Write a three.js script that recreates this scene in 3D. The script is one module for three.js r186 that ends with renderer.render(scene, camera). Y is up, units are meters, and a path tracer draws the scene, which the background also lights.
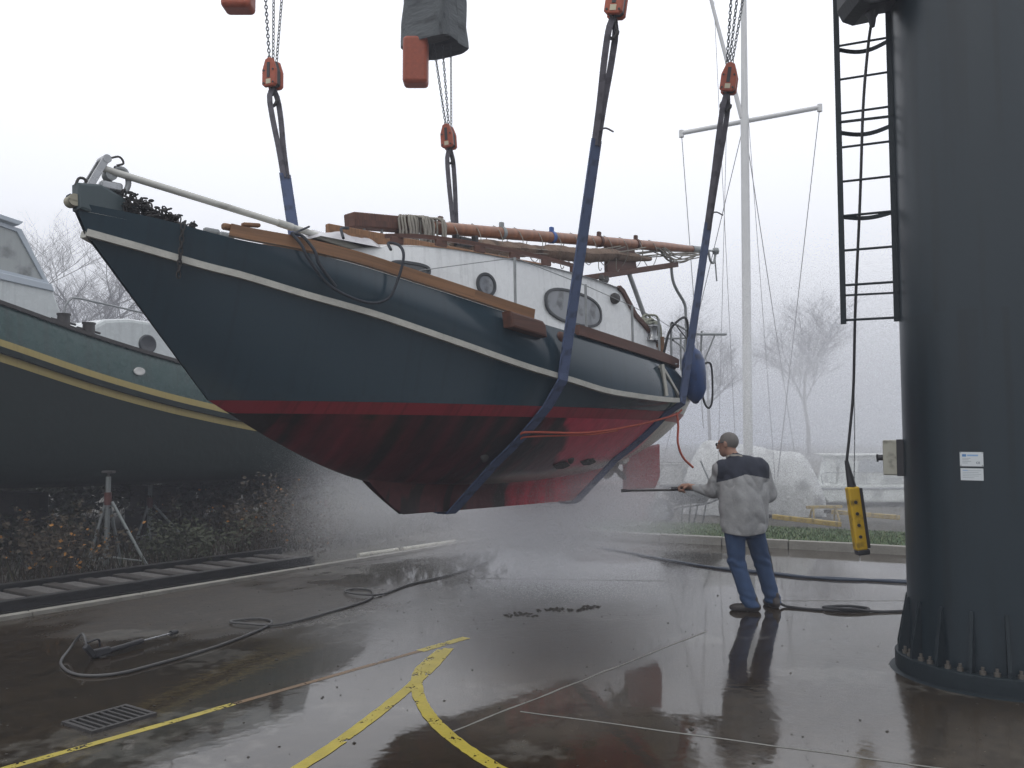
import * as THREE from 'three';
import { mergeGeometries } from 'three/addons/utils/BufferGeometryUtils.js';
import { RoundedBoxGeometry } from 'three/addons/geometries/RoundedBoxGeometry.js';

// ---------------------------------------------------------------- camera, sky, sun, air, exposure
const scene = new THREE.Scene();
const camera = new THREE.PerspectiveCamera(47.64, 1024 / 768, 0.1, 1500);
camera.position.set(0, 1.65, 0);
camera.rotation.set(Math.atan(56 / 870), 0, 0);
scene.add(camera);
const renderer = new THREE.WebGLRenderer({ antialias: true });
renderer.toneMapping = THREE.LinearToneMapping;
renderer.toneMappingExposure = 1.0;
renderer.shadowMap.enabled = true;
renderer.shadowMap.type = THREE.PCFSoftShadowMap;
{ // foggy overcast, the same all the way round: dull at the horizon, bright overhead
  const lum = curve([-90, 0, 5, 9.5, 15, 25, 90], [0.54, 0.60, 0.86, 1.12, 1.26, 1.34, 1.45]);
  const W = 64, H = 512, d = new Float32Array(W * H * 4);
  for (let j = 0; j < H; j++) for (let i = 0; i < W; i++) {
    const el = ((j + 0.5) / H - 0.5) * Math.PI, k = (j * W + i) * 4;
    const L = lum(el * 180 / Math.PI);
    d[k] = L * 0.97; d[k + 1] = L * 0.99; d[k + 2] = L * 1.04; d[k + 3] = 1;
  }
  const t = new THREE.DataTexture(d, W, H, THREE.RGBAFormat, THREE.FloatType);
  t.mapping = THREE.EquirectangularReflectionMapping; t.magFilter = THREE.LinearFilter; t.minFilter = THREE.LinearFilter; t.needsUpdate = true;
  scene.background = t; scene.environment = t;
}
const sun = new THREE.DirectionalLight(0xfff6ea, 0.5);
sun.position.set(-10, 26, 9); sun.target.position.set(0, 0, -9); scene.add(sun, sun.target);
sun.castShadow = true; sun.shadow.radius = 60; sun.shadow.mapSize.set(2048, 2048);
Object.assign(sun.shadow.camera, { left: -25, right: 25, top: 25, bottom: -25, near: 1, far: 90 });
scene.fog = new THREE.FogExp2(0xe2e6f2, 0.0057);

// ---------------------------------------------------------------- helpers
let seed = 12345;
const rnd = () => { seed = (seed * 1664525 + 1013904223) >>> 0; return seed / 4294967296; };
const rr = (a, b) => a + (b - a) * rnd();
const V = (x, y, z) => new THREE.Vector3(x, y, z);
const V3 = (p) => Array.isArray(p) ? V(p[0], p[1], p[2]) : p;
const lerp = (a, b, t) => a + (b - a) * t, clamp = (x, a, b) => Math.min(b, Math.max(a, x));
const smooth = (a, b, x) => { const t = clamp((x - a) / (b - a), 0, 1); return t * t * (3 - 2 * t); };
function hash(x, y, z) { let h = (x * 374761393 + y * 668265263 + z * 2147483647) | 0; h = Math.imul(h ^ (h >>> 13), 1274126177); h ^= h >>> 16; return (h >>> 0) / 4294967296; }
function noise(x, y, z = 0, wrap = 0) {
  const xi = Math.floor(x), yi = Math.floor(y), zi = Math.floor(z), fx = x - xi, fy = y - yi, fz = z - zi;
  const s = (t) => t * t * (3 - 2 * t), u = s(fx), v = s(fy), w = s(fz), m = (a) => wrap ? ((a % wrap) + wrap) % wrap : a;
  const h = (i, j, k) => hash(m(xi + i), m(yi + j), zi + k);
  return lerp(lerp(lerp(h(0, 0, 0), h(1, 0, 0), u), lerp(h(0, 1, 0), h(1, 1, 0), u), v), lerp(lerp(h(0, 0, 1), h(1, 0, 1), u), lerp(h(0, 1, 1), h(1, 1, 1), u), v), w);
}
function fbm(x, y, o = 4, wrap = 0, z = 0) { let s = 0, a = 0.5, n = 0; for (let i = 0; i < o; i++) { s += a * noise(x, y, z + i * 7.3, wrap); n += a; x *= 2; y *= 2; wrap *= 2; a *= 0.5; } return s / n; }
// piecewise smooth curve through (x, y) knots
function curve(xs, ys) {
  const n = xs.length, m = [];
  for (let i = 0; i < n; i++) m[i] = i === 0 ? (ys[1] - ys[0]) / (xs[1] - xs[0]) : i === n - 1 ? (ys[n - 1] - ys[n - 2]) / (xs[n - 1] - xs[n - 2]) : (ys[i + 1] - ys[i - 1]) / (xs[i + 1] - xs[i - 1]);
  return (x) => {
    if (x <= xs[0]) return ys[0]; if (x >= xs[n - 1]) return ys[n - 1];
    let i = 0; while (x > xs[i + 1]) i++;
    const h = xs[i + 1] - xs[i], t = (x - xs[i]) / h, t2 = t * t, t3 = t2 * t;
    return (2 * t3 - 3 * t2 + 1) * ys[i] + (t3 - 2 * t2 + t) * h * m[i] + (-2 * t3 + 3 * t2) * ys[i + 1] + (t3 - t2) * h * m[i + 1];
  };
}
function tex(w, h, fn, srgb = true, rx = 1, ry = 1) {
  const d = new Uint8Array(w * h * 4);
  for (let j = 0; j < h; j++) for (let i = 0; i < w; i++) {
    const c = fn(i / w, j / h, i, j), k = (j * w + i) * 4;
    if (typeof c === 'number') { d[k] = d[k + 1] = d[k + 2] = clamp(c, 0, 1) * 255; } else { for (let q = 0; q < 3; q++) d[k + q] = clamp(srgb ? (c[q] <= 0.0031308 ? c[q] * 12.92 : 1.055 * Math.pow(c[q], 1 / 2.4) - 0.055) : c[q], 0, 1) * 255; }
    d[k + 3] = 255;
  }
  const t = new THREE.DataTexture(d, w, h, THREE.RGBAFormat); t.wrapS = t.wrapT = THREE.RepeatWrapping; t.magFilter = THREE.LinearFilter; t.minFilter = THREE.LinearMipmapLinearFilter;
  if (srgb) t.colorSpace = THREE.SRGBColorSpace; t.repeat.set(rx, ry); t.needsUpdate = true; return t;
}
const rep = (t, x, y = x) => { const c = t.clone(); c.repeat.set(x, y); c.needsUpdate = true; return c; };
const lin = (r, g, b) => new THREE.Color().setRGB(r, g, b);
// shared fine-noise maps (values around 1 so they tint only slightly); uv of every surface is in metres
const fineNoise = tex(256, 256, (u, v) => 0.5 + 0.5 * (fbm(u * 16, v * 16, 4, 16) - 0.5) * 2 * 0.9, false);
const mottle = tex(512, 512, (u, v) => { const a = fbm(u * 6, v * 6, 5, 6, 3), b = fbm(u * 40, v * 40, 2, 40, 9); const k = 0.86 + 0.22 * (a - 0.5) * 2 * 0.8 + 0.14 * (b - 0.5); return [k, k * 0.99, k * 0.975]; });
const grime = tex(512, 512, (u, v) => { const a = fbm(u * 5, v * 5, 5, 5, 21), st = fbm(u * 60, v * 3, 3, 0, 4) * 0.5 + fbm((u - 1) * 60, v * 3, 3, 0, 4) * 0; const k = clamp(0.98 - 0.55 * smooth(0.52, 0.8, a) - 0.12 * (st * 2 - 0.5), 0, 1); return [k, k * 0.985, k * 0.95]; });
const faint = tex(512, 512, (u, v) => { const a = fbm(u * 4, v * 4, 5, 4, 61), b = fbm(u * 90, v * 90, 2, 90, 19), st = fbm(u * 48, v * 2, 3, 0, 4); const k = clamp(0.93 + 0.10 * (a - 0.5) + 0.05 * (b - 0.5) - 0.10 * smooth(0.55, 0.8, st), 0, 1); return [k, k * 0.995, k * 0.98]; });
const streaky = tex(512, 512, (u, v) => { const st = fbm(u * 40, v * 1.6, 3, 0, 4), a = fbm(u * 5, v * 5, 4, 5, 14), b = fbm(u * 80, v * 80, 2, 80, 2); const k = clamp(1.0 - 0.30 * smooth(0.48, 0.78, st) + 0.14 * (a - 0.5) + 0.08 * (b - 0.5), 0, 1); return [k, k, k * 0.985]; });
const woodMap = tex(512, 256, (u, v) => { const g = fbm(u * 4, v * 40, 4, 0, 2), k = fbm(u * 2, v * 8, 3, 0, 8); const t = 0.66 + 0.5 * (g - 0.5) + 0.35 * (k - 0.5); return [t, t * 0.95, t * 0.9]; });
function mat(color, o = {}) {
  const m = new THREE.MeshPhysicalMaterial({ color: Array.isArray(color) ? lin(...color) : color, roughness: o.rough ?? 0.6, metalness: o.metal ?? 0, side: THREE.DoubleSide });
  if (o.map) m.map = rep(o.map, o.rx ?? 1, o.ry ?? o.rx ?? 1);
  if (o.bump) { m.bumpMap = rep(o.bumpMap ?? fineNoise, o.brx ?? 3); m.bumpScale = o.bump; }
  if (o.roughVar) { m.roughnessMap = rep(fineNoise, o.rrx ?? 1.3); m.roughness = o.roughVar; }
  if (o.coat) { m.clearcoat = o.coat; m.clearcoatRoughness = o.coatRough ?? 0.1; }
  if (o.trans) { m.transmission = o.trans; m.thickness = 0; }
  if (o.spec !== undefined) m.specularIntensity = o.spec;
  if (o.vc) m.vertexColors = true;
  return m;
}
// geometry: everything non-indexed with position / normal / uv so that pieces merge
function clean(g) { g = g.index ? g.toNonIndexed() : g; for (const k of Object.keys(g.attributes)) if (!['position', 'normal', 'uv'].includes(k)) g.deleteAttribute(k); if (!g.attributes.normal) g.computeVertexNormals(); if (!g.attributes.uv) metric(g); g.morphAttributes = {}; return g; }
function metric(g, sc = 1) { // uv in metres by the face's main direction in the thing's own frame
  if (g.index) g = g.toNonIndexed();
  const p = g.attributes.position, uv = new Float32Array(p.count * 2), a = V(), b = V(), c = V();
  for (let i = 0; i < p.count; i += 3) {
    a.fromBufferAttribute(p, i); b.fromBufferAttribute(p, i + 1).sub(a); c.fromBufferAttribute(p, i + 2).sub(a); b.cross(c);
    const nx = Math.abs(b.x), ny = Math.abs(b.y), nz = Math.abs(b.z);
    for (let k = 0; k < 3; k++) { const x = p.getX(i + k), y = p.getY(i + k), z = p.getZ(i + k); const q = ny >= nx && ny >= nz ? [x, z] : nx > nz ? [z, y] : [x, y]; uv[(i + k) * 2] = q[0] * sc; uv[(i + k) * 2 + 1] = q[1] * sc; }
  }
  g.setAttribute('uv', new THREE.BufferAttribute(uv, 2)); return g;
}
const merge = (gs) => gs.length === 1 ? clean(gs[0]) : mergeGeometries(gs.map(clean));
function box(w, h, d, x = 0, y = 0, z = 0, bev = 0, rx = 0, ry = 0, rz = 0) {
  let g = bev ? new RoundedBoxGeometry(w, h, d, 2, Math.min(bev, w / 2.01, h / 2.01, d / 2.01)) : new THREE.BoxGeometry(w, h, d);
  g = metric(g); if (rx || ry || rz) g.applyMatrix4(new THREE.Matrix4().makeRotationFromEuler(new THREE.Euler(rx, ry, rz))); return clean(g.translate(x, y, z));
}
function along(p, q, up = V(0, 1, 0)) { // matrix: local y from p to q
  p = V3(p); q = V3(q); const y = q.clone().sub(p).normalize(); let x = up.clone().cross(y); if (x.lengthSq() < 1e-6) x = V(1, 0, 0).cross(y); x.normalize(); const z = x.clone().cross(y);
  return new THREE.Matrix4().makeBasis(x, y, z).setPosition(p.clone().add(q).multiplyScalar(0.5));
}
function bar(p, q, w, d = w, bev = 0, up) { const l = V3(p).distanceTo(V3(q)); return box(w, l, d, 0, 0, 0, bev).applyMatrix4(along(p, q, up)); }
function rod(p, q, r0, r1 = r0, seg = 10) { const l = V3(p).distanceTo(V3(q)); let g = new THREE.CylinderGeometry(r1, r0, l, seg, 1); const uv = g.attributes.uv; for (let i = 0; i < uv.count; i++) uv.setXY(i, uv.getX(i) * 6.28 * r0, uv.getY(i) * l); return clean(g.applyMatrix4(along(p, q))); }
function tube(pts, r, seg = 6, n, closed = false, tension = 0.5) {
  const c = new THREE.CatmullRomCurve3(pts.map(V3), closed, 'catmullrom', tension); const L = c.getLength(); n = n ?? Math.max(4, Math.min(400, pts.length * 8));
  const g = new THREE.TubeGeometry(c, n, r, seg, closed), uv = g.attributes.uv; for (let i = 0; i < uv.count; i++) uv.setXY(i, uv.getX(i) * L, uv.getY(i) * 6.28 * r); return clean(g);
}
function lathe(pts, seg = 20) { return clean(metric(new THREE.LatheGeometry(pts.map((p) => new THREE.Vector2(p[0], p[1])), seg))); }
function prism(pts, depth, bev = 0, holes = []) { // polygon in x,y pushed along z, centred
  const s = new THREE.Shape(pts.map((p) => new THREE.Vector2(p[0], p[1]))); for (const h of holes) s.holes.push(new THREE.Path(h.map((p) => new THREE.Vector2(p[0], p[1]))));
  const g = new THREE.ExtrudeGeometry(s, { depth: depth - 2 * bev, bevelEnabled: bev > 0, bevelThickness: bev, bevelSize: bev, bevelOffset: -bev, bevelSegments: 2, curveSegments: 8 });
  return clean(metric(g.translate(0, 0, -depth / 2 + bev)));
}
function ellipse(cx, cy, rx, ry, n = 28, pow = 2) { const o = []; for (let i = 0; i < n; i++) { const a = i / n * Math.PI * 2, c = Math.cos(a), s = Math.sin(a); o.push([cx + rx * Math.sign(c) * Math.pow(Math.abs(c), 2 / pow), cy + ry * Math.sign(s) * Math.pow(Math.abs(s), 2 / pow)]); } return o; }
// smooth grid surface from a function (i,j in 0..1) -> [x,y,z]; uv given or in metres by [u,v] returned as items 3,4
function grid(nu, nv, fn, flip = false) {
  const P = [], UV = [], I = [];
  for (let j = 0; j <= nv; j++) for (let i = 0; i <= nu; i++) { const q = fn(i / nu, j / nv, i, j); P.push(q[0], q[1], q[2]); UV.push(q[3] ?? q[0], q[4] ?? q[1]); }
  for (let j = 0; j < nv; j++) for (let i = 0; i < nu; i++) { const a = j * (nu + 1) + i, b = a + 1, c = a + nu + 1, d = c + 1; flip ? I.push(a, b, c, b, d, c) : I.push(a, c, b, b, c, d); }
  const g = new THREE.BufferGeometry(); g.setAttribute('position', new THREE.Float32BufferAttribute(P, 3)); g.setAttribute('uv', new THREE.Float32BufferAttribute(UV, 2)); g.setIndex(I); g.computeVertexNormals(); return clean(g);
}
// rectangle swept along points: side[i] is the width direction at each point
function sweep(pts, sides, w, h, closedEnds = true) {
  const n = pts.length, ring = []; let L = 0; const len = [];
  for (let i = 0; i < n; i++) {
    const p = V3(pts[i]), t = V3(pts[Math.min(n - 1, i + 1)]).clone().sub(V3(pts[Math.max(0, i - 1)])).normalize();
    const s = V3(Array.isArray(sides[0]) || sides[0]?.isVector3 ? sides[i] : sides).clone(); s.addScaledVector(t, -s.dot(t)).normalize(); const u = t.clone().cross(s).normalize();
    if (i) L += p.distanceTo(V3(pts[i - 1])); len.push(L);
    ring.push([[-1, -1], [1, -1], [1, 1], [-1, 1]].map(([a, b]) => p.clone().addScaledVector(s, a * w / 2).addScaledVector(u, b * h / 2)));
  }
  const P = [], UV = []; const quad = (a, b, c, d, ua, ub, va, vb) => { for (const [q, x, y] of [[a, ua, va], [b, ub, va], [c, ub, vb], [a, ua, va], [c, ub, vb], [d, ua, vb]]) { P.push(q.x, q.y, q.z); UV.push(x, y); } };
  for (let i = 0; i < n - 1; i++) for (let k = 0; k < 4; k++) { const k2 = (k + 1) % 4, wd = k % 2 ? h : w; quad(ring[i][k], ring[i + 1][k], ring[i + 1][k2], ring[i][k2], len[i], len[i + 1], 0, wd); }
  if (closedEnds) { quad(ring[0][0], ring[0][1], ring[0][2], ring[0][3], 0, w, 0, h); const e = ring[n - 1]; quad(e[3], e[2], e[1], e[0], 0, w, 0, h); }
  const g = new THREE.BufferGeometry(); g.setAttribute('position', new THREE.Float32BufferAttribute(P, 3)); g.setAttribute('uv', new THREE.Float32BufferAttribute(UV, 2)); g.computeVertexNormals(); return g;
}
const lineup = (pts, n) => { const c = new THREE.CatmullRomCurve3(pts.map(V3)); return c.getSpacedPoints(n); };
// naming: things are groups at the top, parts their children
const taken = {};
const numbered = (n) => { const k = taken[n] = (taken[n] ?? -1) + 1; return k ? n + '_' + String(k).padStart(3, '0') : n; };
function tag(o, label, category, group, kind) { if (label) o.userData.label = label; if (category) o.userData.category = category; if (group) o.userData.group = group; if (kind) o.userData.kind = kind; return o; }
function thing(name, label, category, pos = [0, 0, 0], turn = 0, group) { const g = new THREE.Group(); g.name = numbered(name); g.position.set(...pos); g.rotation.y = turn; scene.add(g); return tag(g, label, category, group); }
function part(name, geo, m, parent, label) { const g = Array.isArray(geo) ? merge(geo) : geo; const o = new THREE.Mesh(g, m); o.name = name; o.castShadow = o.receiveShadow = true; parent.add(o); if (label) o.userData.label = label; return o; }
function solo(name, geo, m, label, category, group, kind) { const o = part(numbered(name), geo, m, scene); return tag(o, label, category, group, kind); }
const structure = (name, geo, m, label) => { const o = part(numbered(name), geo, m, scene); o.userData.kind = 'structure'; if (label) o.userData.label = label; return o; };
function copyOf(src, label, pos, turn) { const c = src.clone(); c.userData = { ...src.userData, label }; c.name = numbered(src.name.replace(/_\d{3}$/, '')); if (pos) c.position.set(...pos); if (turn !== undefined) c.rotation.y = turn; scene.add(c); return c; }
const MIST_NEAR = 100, MIST_FAR = 30;

// ---------------------------------------------------------------- ground, yard, kerbs, markings
const M = {
  white: mat([0.62, 0.64, 0.64], { rough: 0.45, map: faint, rx: 0.7 }), steel: mat([0.32, 0.33, 0.34], { rough: 0.35, metal: 0.7, roughVar: 0.6 }), galv: mat([0.30, 0.32, 0.33], { rough: 0.5, metal: 0.35, map: mottle, rx: 2 }),
  black: mat([0.018, 0.018, 0.02], { rough: 0.5, bump: 0.001 }), rubber: mat([0.03, 0.03, 0.032], { rough: 0.75, bump: 0.001 }), ironDark: mat([0.035, 0.032, 0.03], { rough: 0.55, bump: 0.003, map: mottle }),
  glassDark: mat([0.03, 0.035, 0.04], { rough: 0.06 }), concrete: mat([0.21, 0.20, 0.18], { rough: 0.75, map: mottle, rx: 0.8, bump: 0.004 }),
};
{
  const soil = tex(512, 512, (u, v) => { const a = fbm(u * 8, v * 8, 5, 8, 5), b = fbm(u * 50, v * 50, 3, 50, 11); const k = 0.6 + 0.8 * a * b * 2; return [0.075 * k, 0.07 * k, 0.058 * k]; });
  const g = new THREE.PlaneGeometry(900, 900, 1, 1).rotateX(-Math.PI / 2).translate(0, 0, -120); const p = g.attributes.position, uv = g.attributes.uv; for (let i = 0; i < p.count; i++) uv.setXY(i, p.getX(i), p.getZ(i));
  const m = mat(0xffffff, { map: soil, rx: 0.22, rough: 0.85, bump: 0.03, brx: 0.9 });
  structure('ground', clean(g), m);
}
const yardDir = V(0.555, 0, -0.832), yardSide = V(0.832, 0, 0.555);   // along the track, and away from it
const K0 = V(-4.65, 0, -8.03);
const KR = (x) => -14.12 + 0.5 * (x - 2.7);                             // z of the back kerb line
const groundPoly = (pts, y, sc = 1) => { const s = new THREE.Shape(pts.map((p) => new THREE.Vector2(p[0], -p[1]))); const g = new THREE.ShapeGeometry(s).rotateX(-Math.PI / 2).translate(0, y, 0); const p = g.attributes.position, uv = g.attributes.uv; for (let i = 0; i < p.count; i++) uv.setXY(i, p.getX(i) * sc, p.getZ(i) * sc); return clean(g); };
const kAt = (t, off = 0, y = 0) => [K0.x + yardDir.x * t + yardSide.x * off, y, K0.z + yardDir.z * t + yardSide.z * off];
{
  // wet concrete: brown dirt film, paler swept patches, puddles of standing water where the slab dips
  const S = 20, X = (u) => u * S - 8, Z = (v) => v * S - 17;
  const alongY = (x, z) => x * 0.555 - z * 0.832, acrossY = (x, z) => x * 0.832 + z * 0.555, fromTrack = (x, z) => (x - K0.x) * yardSide.x + (z - K0.z) * yardSide.z;
  const dip = (x, z) => fbm(x * 0.36 + 3, z * 0.36, 3, 0, 31) + 0.16 * (fbm(alongY(x, z) * 0.9, acrossY(x, z) * 5, 2, 0, 27) - 0.5) + 0.10 * (noise(x * 4.3, z * 4.3, 2) - 0.5);
  const col = tex(2048, 2048, (u, v) => {
    const x = X(u), z = Z(v), side = fromTrack(x, z);
    const n0 = fbm(x * 0.5, z * 0.5, 3, 0, 40), fine = fbm(x * 17, z * 17, 2, 0, 3), str = fbm(alongY(x, z) * 1.2, acrossY(x, z) * 9, 2, 0, 17);
    const dirt = smooth(0.30, 0.62, n0 + 0.34 - 0.055 * side + 0.12 * (str - 0.5) + 0.1 * (fine - 0.5));
    const scum = smooth(0.62, 0.74, fbm(x * 1.3 + 9, z * 1.9, 3, 0, 8) + 0.25 * (fine - 0.5)) * 0.35;
    const k = 0.52 + 0.66 * fine + 0.45 * (str - 0.5), r = hash(Math.floor(x * 100), Math.floor(z * 100), 5), sp = r > 0.996 ? 0.35 : r < 0.0025 ? 1.9 : 1;
    const a = [0.078, 0.066, 0.052], b = [0.027, 0.018, 0.009], c = [0.15, 0.145, 0.13];
    return [0, 1, 2].map((q) => lerp(lerp(a[q], b[q], dirt * 0.88), c[q], scum) * k * sp);
  });
  const rough = tex(1536, 1536, (u, v) => { const x = X(u), z = Z(v), h = dip(x, z), g = hash(Math.floor(u * 1536), Math.floor(v * 1536), 3); return clamp(0.045 + (0.13 + 0.30 * smooth(3.4, 0.6, fromTrack(x, z))) * smooth(0.40, 0.64, h) + 0.06 * (g - 0.3), 0.025, 1); }, false);
  const bmp = tex(1536, 1536, (u, v) => { const x = X(u), z = Z(v), dry = smooth(0.40, 0.62, dip(x, z)); return 0.5 + (0.10 + dry * 0.40) * (fbm(x * 22, z * 22, 2, 0, 6) - 0.5) * 2 + 0.22 * (noise(x * 2.2, z * 2.2, 15) - 0.5); }, false);
  for (const t of [col, rough, bmp]) { t.repeat.set(1 / S, 1 / S); t.offset.set(8 / S, 17 / S); t.wrapS = t.wrapT = THREE.MirroredRepeatWrapping; }
  const m = new THREE.MeshPhysicalMaterial({ map: col, roughnessMap: rough, roughness: 1, bumpMap: bmp, bumpScale: 0.0014, ior: 1.5, side: THREE.DoubleSide });
  const far = kAt(7.4), pts = [kAt(-9), kAt(9)].map((q) => [q[0], q[2]]);
  const poly = [pts[0], [pts[1][0], pts[1][1]], [0.6, -15.3], [9, KR(9)], [14, KR(14)], [14, 3], [-6, 3]];
  const y = structure('yard_pavement', groundPoly(poly, 0.004), m);
  // slab joints: pale mineral-filled seams
  const joint = mat([0.19, 0.19, 0.175], { rough: 0.6, map: mottle, rx: 3, bump: 0.004, brx: 8 });
  const strip = (a, b, w, yy) => { const d = V(b[0] - a[0], 0, b[1] - a[1]).normalize(), s = V(-d.z, 0, d.x), n = 24, P = []; for (let i = 0; i <= n; i++) P.push([lerp(a[0], b[0], i / n), lerp(a[1], b[1], i / n)]);
    return grid(n, 1, (u, v, i, j) => { const ww = w * (0.5 + 0.5 * noise(i * 1.7, a[0] * 9) + 0.15), k = (j ? 1 : -1) * ww / 2, wob = 0.012 * (noise(i * 0.9, 7) - 0.5); return [P[i][0] + s.x * (k + wob), yy, P[i][1] + s.z * (k + wob), P[i][0], P[i][1]]; }); };
  part('slab_joint', strip([0.05, -5.40], [3.3, -3.98], 0.022, 0.0055), joint, y);
  part('slab_joint', strip([-0.35, -5.02], [1.68, -7.62], 0.020, 0.0055), joint, y);
  part('slab_joint', strip([2.75, -9.05], [5.2, -9.05], 0.025, 0.0055), joint, y);
  part('slab_joint', strip([-0.6, -10.5], [1.8, -10.3], 0.02, 0.0055), joint, y);
  // worn yellow paint: edges eaten away, breaks where the wash water runs
  const chips = tex(1024, 1024, (u, v) => { const a = fbm(u * 10, v * 10, 4, 10, 77), b = fbm(u * 90, v * 90, 2, 90, 5); return a * 0.6 + b * 0.4 > 0.365 ? 1 : 0; }, false);
  const worn = (m2) => { m2.alphaMap = rep(chips, 0.9); m2.alphaTest = 0.5; return m2; };
  const yPaint = worn(mat([0.42, 0.34, 0.03], { rough: 0.4, map: mottle, rx: 1.6, bump: 0.002, brx: 5 }));
  const dull = worn(mat([0.15, 0.078, 0.018], { rough: 0.4, map: mottle, rx: 1.1, bump: 0.002, brx: 5 }));
  const paint = (pts, w, yy, fade) => { const n = pts.length * 10, L = lineup(pts.map((p) => [p[0], yy, p[1]]), n); const side = L.map((p, i) => { const d = L[Math.min(n, i + 1)].clone().sub(L[Math.max(0, i - 1)]).normalize(); return V(-d.z, 0, d.x); });
    return grid(n, 1, (u, v, i, j) => { const ww = (j ? 1 : -1) * w / 2 * (0.86 + 0.2 * noise(i * 0.8, j * 9 + w * 50)); const q = L[i].clone().addScaledVector(side[i], ww); return [q.x, yy, q.z, q.x, q.z]; }); };
  const line = (name, pts, w, yy, label, m2 = yPaint) => { const o = structure(name, paint(pts, w, yy), m2, label); return o; };
  line('yellow_line', [[-2.72, -4.25], [-2.1, -5.06], [-1.74, -5.55]], 0.062, 0.0056, 'bright yellow painted line running past the drain grate');
  line('yellow_line', [[-1.74, -5.55], [-1.2, -6.27], [-0.72, -6.92]], 0.05, 0.0056, 'dirt-browned stretch of the long yellow line', dull);
  line('yellow_line', [[-0.72, -6.92], [-0.5, -7.22], [-0.38, -7.38]], 0.09, 0.0056, 'yellow line end where the two curves meet');
  line('yellow_line', [[-1.12, -4.35], [-0.95, -4.85], [-0.72, -5.75], [-0.58, -6.45], [-0.5, -7.0]], 0.085, 0.0068, 'straight yellow branch line at the bottom centre');
  line('yellow_line', [[0.03, -4.35], [-0.12, -4.55], [-0.42, -5.12], [-0.60, -5.72], [-0.66, -6.3], [-0.55, -6.95]], 0.085, 0.0080, 'curved yellow line bending towards bottom centre');
  // kerbs
  const kerbM = mat([0.26, 0.25, 0.22], { rough: 0.6, map: mottle, rx: 1.2, bump: 0.004 });
  const trackKerb = thing('track_kerb', 'low pale concrete kerb beside the sunken boat track', 'kerb'); trackKerb.userData.kind = 'structure'; delete trackKerb.userData.category;
  for (let i = 0; i < 10; i++) { const a = kAt(-2 + i * 1.15, -0.05), b = kAt(-2 + i * 1.15 + 1.138, -0.05); part('kerb_stone', bar([a[0], 0.018, a[2]], [b[0], 0.018, b[2]], 0.10, 0.055, 0.008), kerbM, trackKerb); }
  const back = thing('grass_kerb', 'grey concrete kerb edging the lawn behind the man', 'kerb'); back.userData.kind = 'structure'; delete back.userData.category;
  for (let i = 0; i < 14; i++) { const x0 = 0.62 + i * 0.9, x1 = x0 + 0.885; part('kerb_stone', bar([x0, 0.03, KR(x0)], [x1, 0.03 + rr(-0.006, 0.006), KR(x1)], 0.14, 0.20, 0.012), kerbM, back); }
  // drain grate
  const dg = thing('drain_grate', 'rusty iron drain grate set in the pavement beside yellow line', 'drain grate', [-2.37, 0, -5.24], Math.atan2(0.832, 0.555)); dg.scale.set(0.66, 1, 0.72);
  part('frame', [box(0.62, 0.02, 0.035, 0, 0.012, 0.2), box(0.62, 0.02, 0.035, 0, 0.012, -0.2), box(0.035, 0.021, 0.36, 0.29, 0.012, 0), box(0.035, 0.021, 0.36, -0.29, 0.012, 0)], M.ironDark, dg);
  part('pit', box(0.54, 0.004, 0.36, 0, 0.0075, 0), mat([0.004, 0.004, 0.004], { rough: 0.9 }), dg);
  for (let i = 0; i < 8; i++) part('bar', box(0.022, 0.012, 0.36, -0.235 + i * 0.067, 0.016, 0, 0.003), M.ironDark, dg);
}

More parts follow.
